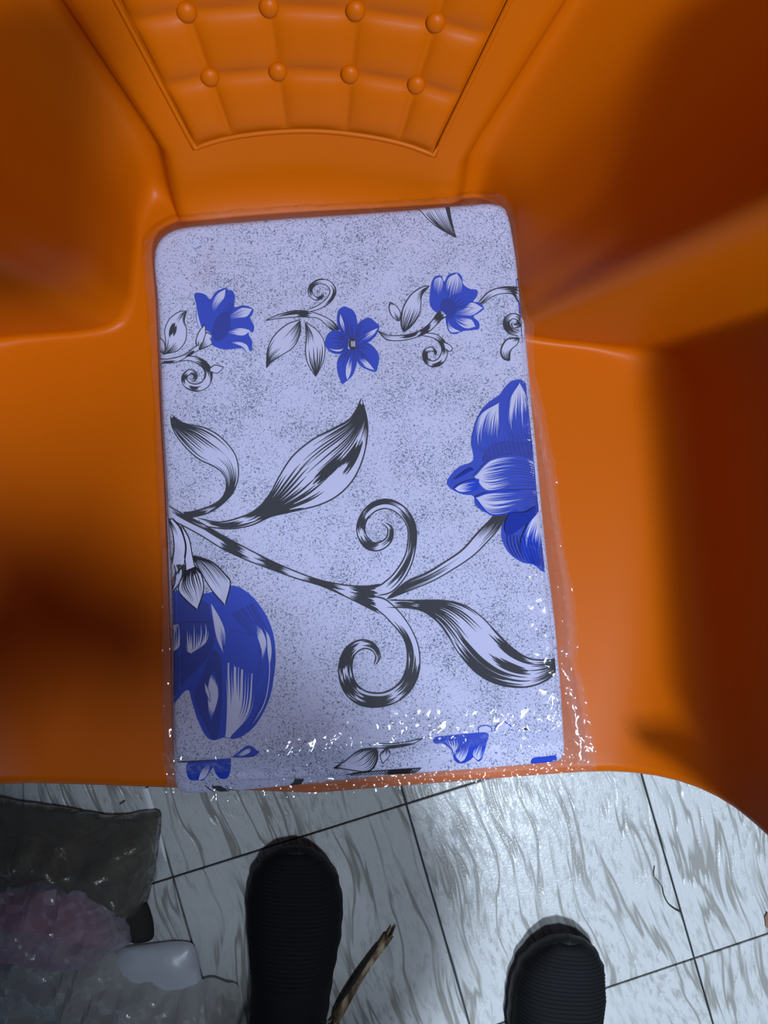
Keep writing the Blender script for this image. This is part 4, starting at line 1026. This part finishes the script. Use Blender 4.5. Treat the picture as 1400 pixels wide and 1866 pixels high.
# ------------------------------------------------------------------ strip of cane on the floor
def cane():
    a = px(708, 1706, 0.006); b = px(660, 1775, 0.006); c_ = px(622, 1835, 0.006); d = px(612, 1860, 0.006)
    t = NT('dry_cane'); bs = t.n('ShaderNodeBsdfPrincipled'); co = t.n('ShaderNodeTexCoord')
    mp = t.n('ShaderNodeMapping'); mp.inputs['Scale'].default_value = (90, 40, 20); t.l(co.outputs['Object'], mp.inputs[0])
    nz_ = t.n('ShaderNodeTexNoise', i_Scale=1.0, i_Detail=4.0); t.l(mp.outputs[0], nz_.inputs[0])
    r = t.ramp(nz_.outputs['Fac'], [(0.34, (0.06, 0.035, 0.02)), (0.46, (0.26, 0.16, 0.085)), (0.60, (0.46, 0.36, 0.22))]); t.l(r.outputs[0], bs.inputs[0]); bs.inputs['Roughness'].default_value = .7
    m = t.surf(bs.outputs[0])
    root = empty('cane_strip', tuple((a + d) / 2 * 1.0)); root.location.z = 0
    tag(root, 'short frayed brown cane strip lying on the tiles between the shoes', 'stick')
    o_ = root.location
    P = [Vector((*q, )) for q in crs([tuple(a), tuple(b), tuple(c_), tuple(d)], 24)]
    for q in P: q.z = 0.0062
    V, Fc = tube([q - o_ for q in P], [0.0058 - 0.0015 * math.sin(i * .3) for i in range(24)], 10)
    mesh_obj('stalk', V, Fc, m, root)
    dk = plain('charred_cane', (0.02, 0.014, 0.012), .9)
    # dark split lip along one side, frayed ends
    V, Fc = tube([q - o_ + Vector((-0.0042, 0.0030, 0.003)) for q in P[2:20]], [0.0022 * math.sin(math.pi * (i + .5) / 18) + .0006 for i in range(18)], 8); mesh_obj('dark_bark', V, Fc, dk, root)
    for e, base_, dr in ((P[0], 1, (P[0] - P[4]).normalized()), (P[-1], 0, (P[-1] - P[-5]).normalized())):
        for k in range(9):
            s = Vector((random.uniform(-.006, .006), random.uniform(-.005, .005), random.uniform(-.003, .003)))
            tip = e + s + dr * random.uniform(.004, .014) + Vector((random.uniform(-.004, .004), random.uniform(-.004, .004), 0)); tip.z = max(tip.z, .0015)
            V, Fc = tube([e - o_ + s * .6 - dr * .006, (e + tip) / 2 - o_ + s * .3, tip - o_], [.0016, .0013, .0004], 6); mesh_obj('fibre', V, Fc, dk if k % 2 else m, root)
cane()

# thin black cord lying by a tile joint, little scraps
P = [px(*q, 0.0012) for q in ((1193,1578),(1192,1596),(1200,1606),(1207,1616),(1210,1630),(1218,1646),(1230,1656),(1240,1661))]
V, Fc = tube([Vector(q) for q in crs([tuple(q) for q in P], 40)], [0.0005 + 0.0009 * (i / 39) ** 2 for i in range(40)], 6)
tag(mesh_obj('thread', V, Fc, plain('dark_thread', (0.03, 0.027, 0.025), .7)), 'thin dark curved thread lying along a tile joint', 'thread')
def scrap(name, u, v, ln, wd, ang, col, label, cat):
    c_ = px(u, v, 0.001); pts = [(-ln / 2, -wd / 2), (-ln * .2, -wd * .65), (ln * .3, -wd * .4), (ln / 2, 0), (ln * .25, wd * .55), (-ln * .3, wd * .45)]
    V = []; ca, sa = math.cos(ang), math.sin(ang)
    for z in (0.0004, 0.0016):
        for x, y in pts: V.append((c_.x + x * ca - y * sa, c_.y + x * sa + y * ca, z + (0.001 if x > 0 and z > .001 else 0)))
    n = len(pts); Fc = [tuple(range(n))[::-1], tuple(range(n, 2 * n))] + [(k, (k + 1) % n, n + (k + 1) % n, n + k) for k in range(n)]
    tag(mesh_obj(name, V, Fc, plain(name + '_fibre', col, .9), smooth=False), label, cat)
scrap('splinter', 223, 1462, 0.009, 0.0022, 0.5, (.10, .09, .09), 'tiny dark splinter on the tile under the chair front edge', 'splinter')
scrap('cardboard_scrap', 1399, 1678, 0.024, 0.007, 1.62, (.20, .12, .075), 'small brown cardboard scrap at the right edge of the floor', 'scrap')

# ------------------------------------------------------------------ plastic wrappings in the lower left corner
def crumple(name, outline, zf, mat, label, cat, step=0.008, amp=0.006, sc=40, seed=1.0, parent=None, thick=0.0012, dens=1.0):
    """a crumpled sheet over an outline given on the floor, with height function zf(x, y, d)"""
    P = densify(np.array([(px(u, v_, z).x, px(u, v_, z).y) for u, v_, z in outline]), 0.006)
    P = smooth_poly(P + rng.normal(0, 0.0012, P.shape), 2)
    v2, f2 = tri(P, step)
    v2 = v2.copy(); d = dist(P, v2)
    inner = d > 0.002; v2[inner] += rng.normal(0, step * .12, (inner.sum(), 2))
    f0 = crease(v2[:, 0], v2[:, 1], sc * .5, seed + 3); f1 = crease(v2[:, 0], v2[:, 1], sc, seed); f2_ = crease(v2[:, 0], v2[:, 1], sc * 2.6, seed + 7)
    taper = np.clip(d / 0.02, 0.15, 1)
    z = np.array([zf(a, b, c_) for (a, b), c_ in zip(v2, d)]) + taper * amp * (1.3 * abs(f0) ** 3 * np.sign(f0) + f1 * abs(f1) ** 2 + .45 * f2_ * abs(f2_))
    z = np.maximum(z, 0.003)
    V = [(a, b, c_) for (a, b), c_ in zip(v2, z)]
    o = mesh_obj(name, V, f2, mat, parent, smooth=(cat != 'wrap'))
    if label: tag(o, label, cat)
    md = o.modifiers.new('thickness', 'SOLIDIFY'); md.thickness = thick; md.offset = 0
    return o
def mound(h, r): return lambda x, y, d: 0.004 + h * min(1, max(d, 0) / r) ** 0.8
# folded cloth lumps inside the wraps
def cloth(name, outline, h, mat, label, seed):
    o = crumple(name, outline, mound(h, 0.03), mat, label, 'cloth', 0.009, 0.005, 30, seed, None, 0.003)
    return o
cloth('folded_cloth', [(-60,1500,.02),(100,1490,.02),(160,1520,.02),(205,1590,.02),(150,1640,.02),(-60,1650,.02)], 0.034, M['darkcloth'], 'dark folded cloth at the left edge behind the pink cloth', 3.3)
cloth('folded_cloth', [(-60,1612,.03),(60,1604,.03),(150,1640,.03),(190,1700,.03),(195,1745,.03),(100,1735,.03),(-60,1690,.03)], 0.044, M['pink'], 'pink cloth bundled inside a clear wrap at the left edge', 5.1)
cloth('folded_cloth', [(-60,1676,.03),(40,1690,.03),(100,1722,.03),(128,1764,.03),(60,1790,.03),(-60,1780,.03)], 0.040, M['bluecloth'], 'blue cloth bundle just below the pink cloth', 6.7)
cloth('folded_cloth', [(190,1610,.01),(245,1600,.01),(270,1660,.01),(283,1716,.01),(232,1724,.01),(205,1690,.01)], 0.016, M['darkcloth'], 'small dark cloth under the olive bag corner', 8.2)
crumple('olive_bag', [(-60,1478,.06),(60,1500,.06),(180,1512,.05),(262,1498,.04),(282,1494,.04),(286,1530,.03),(276,1600,.02),(262,1660,.02),(235,1690,.02),(190,1660,.03),(120,1650,.05),(-60,1640,.06)], mound(0.070, 0.05), M['olive'], 'olive brown translucent plastic bag beside the chair front', 'bag', 0.006, 0.020, 22, 1.7)
crumple('clear_wrap', [(-60,1588,.07),(60,1580,.07),(150,1590,.06),(212,1600,.05),(218,1650,.05),(236,1720,.04),(222,1752,.04),(150,1780,.05),(-60,1790,.06)], mound(0.088, 0.05), M['wrap2'], 'hazy clear wrap covering the pink and blue cloths', 'wrap', 0.0048, 0.016, 30, 2.9)
crumple('milky_sheet', [(150,1765,.01),(210,1734,.01),(285,1720,.008),(354,1716,.005),(363,1760,.005),(373,1806,.005),(300,1826,.008),(180,1830,.01)], mound(0.008, 0.02), M['milky'], 'smooth milky plastic sheet lying flat on the tile joint', 'sheet', 0.010, 0.003, 14, 4.4)
crumple('crumpled_wrap', [(-70,1700,.10),(20,1745,.10),(80,1772,.09),(160,1790,.08),(235,1822,.05),(270,1808,.04),(320,1822,.03),(375,1800,.03),(432,1806,.02),(440,1850,.02),(436,1905,.02),(300,1930,.05),(-70,1930,.09)], mound(0.10, 0.10), M['wrap'], 'crumpled clear plastic wrap at the bottom left corner', 'wrap', 0.0048, 0.022, 32, 3.8)
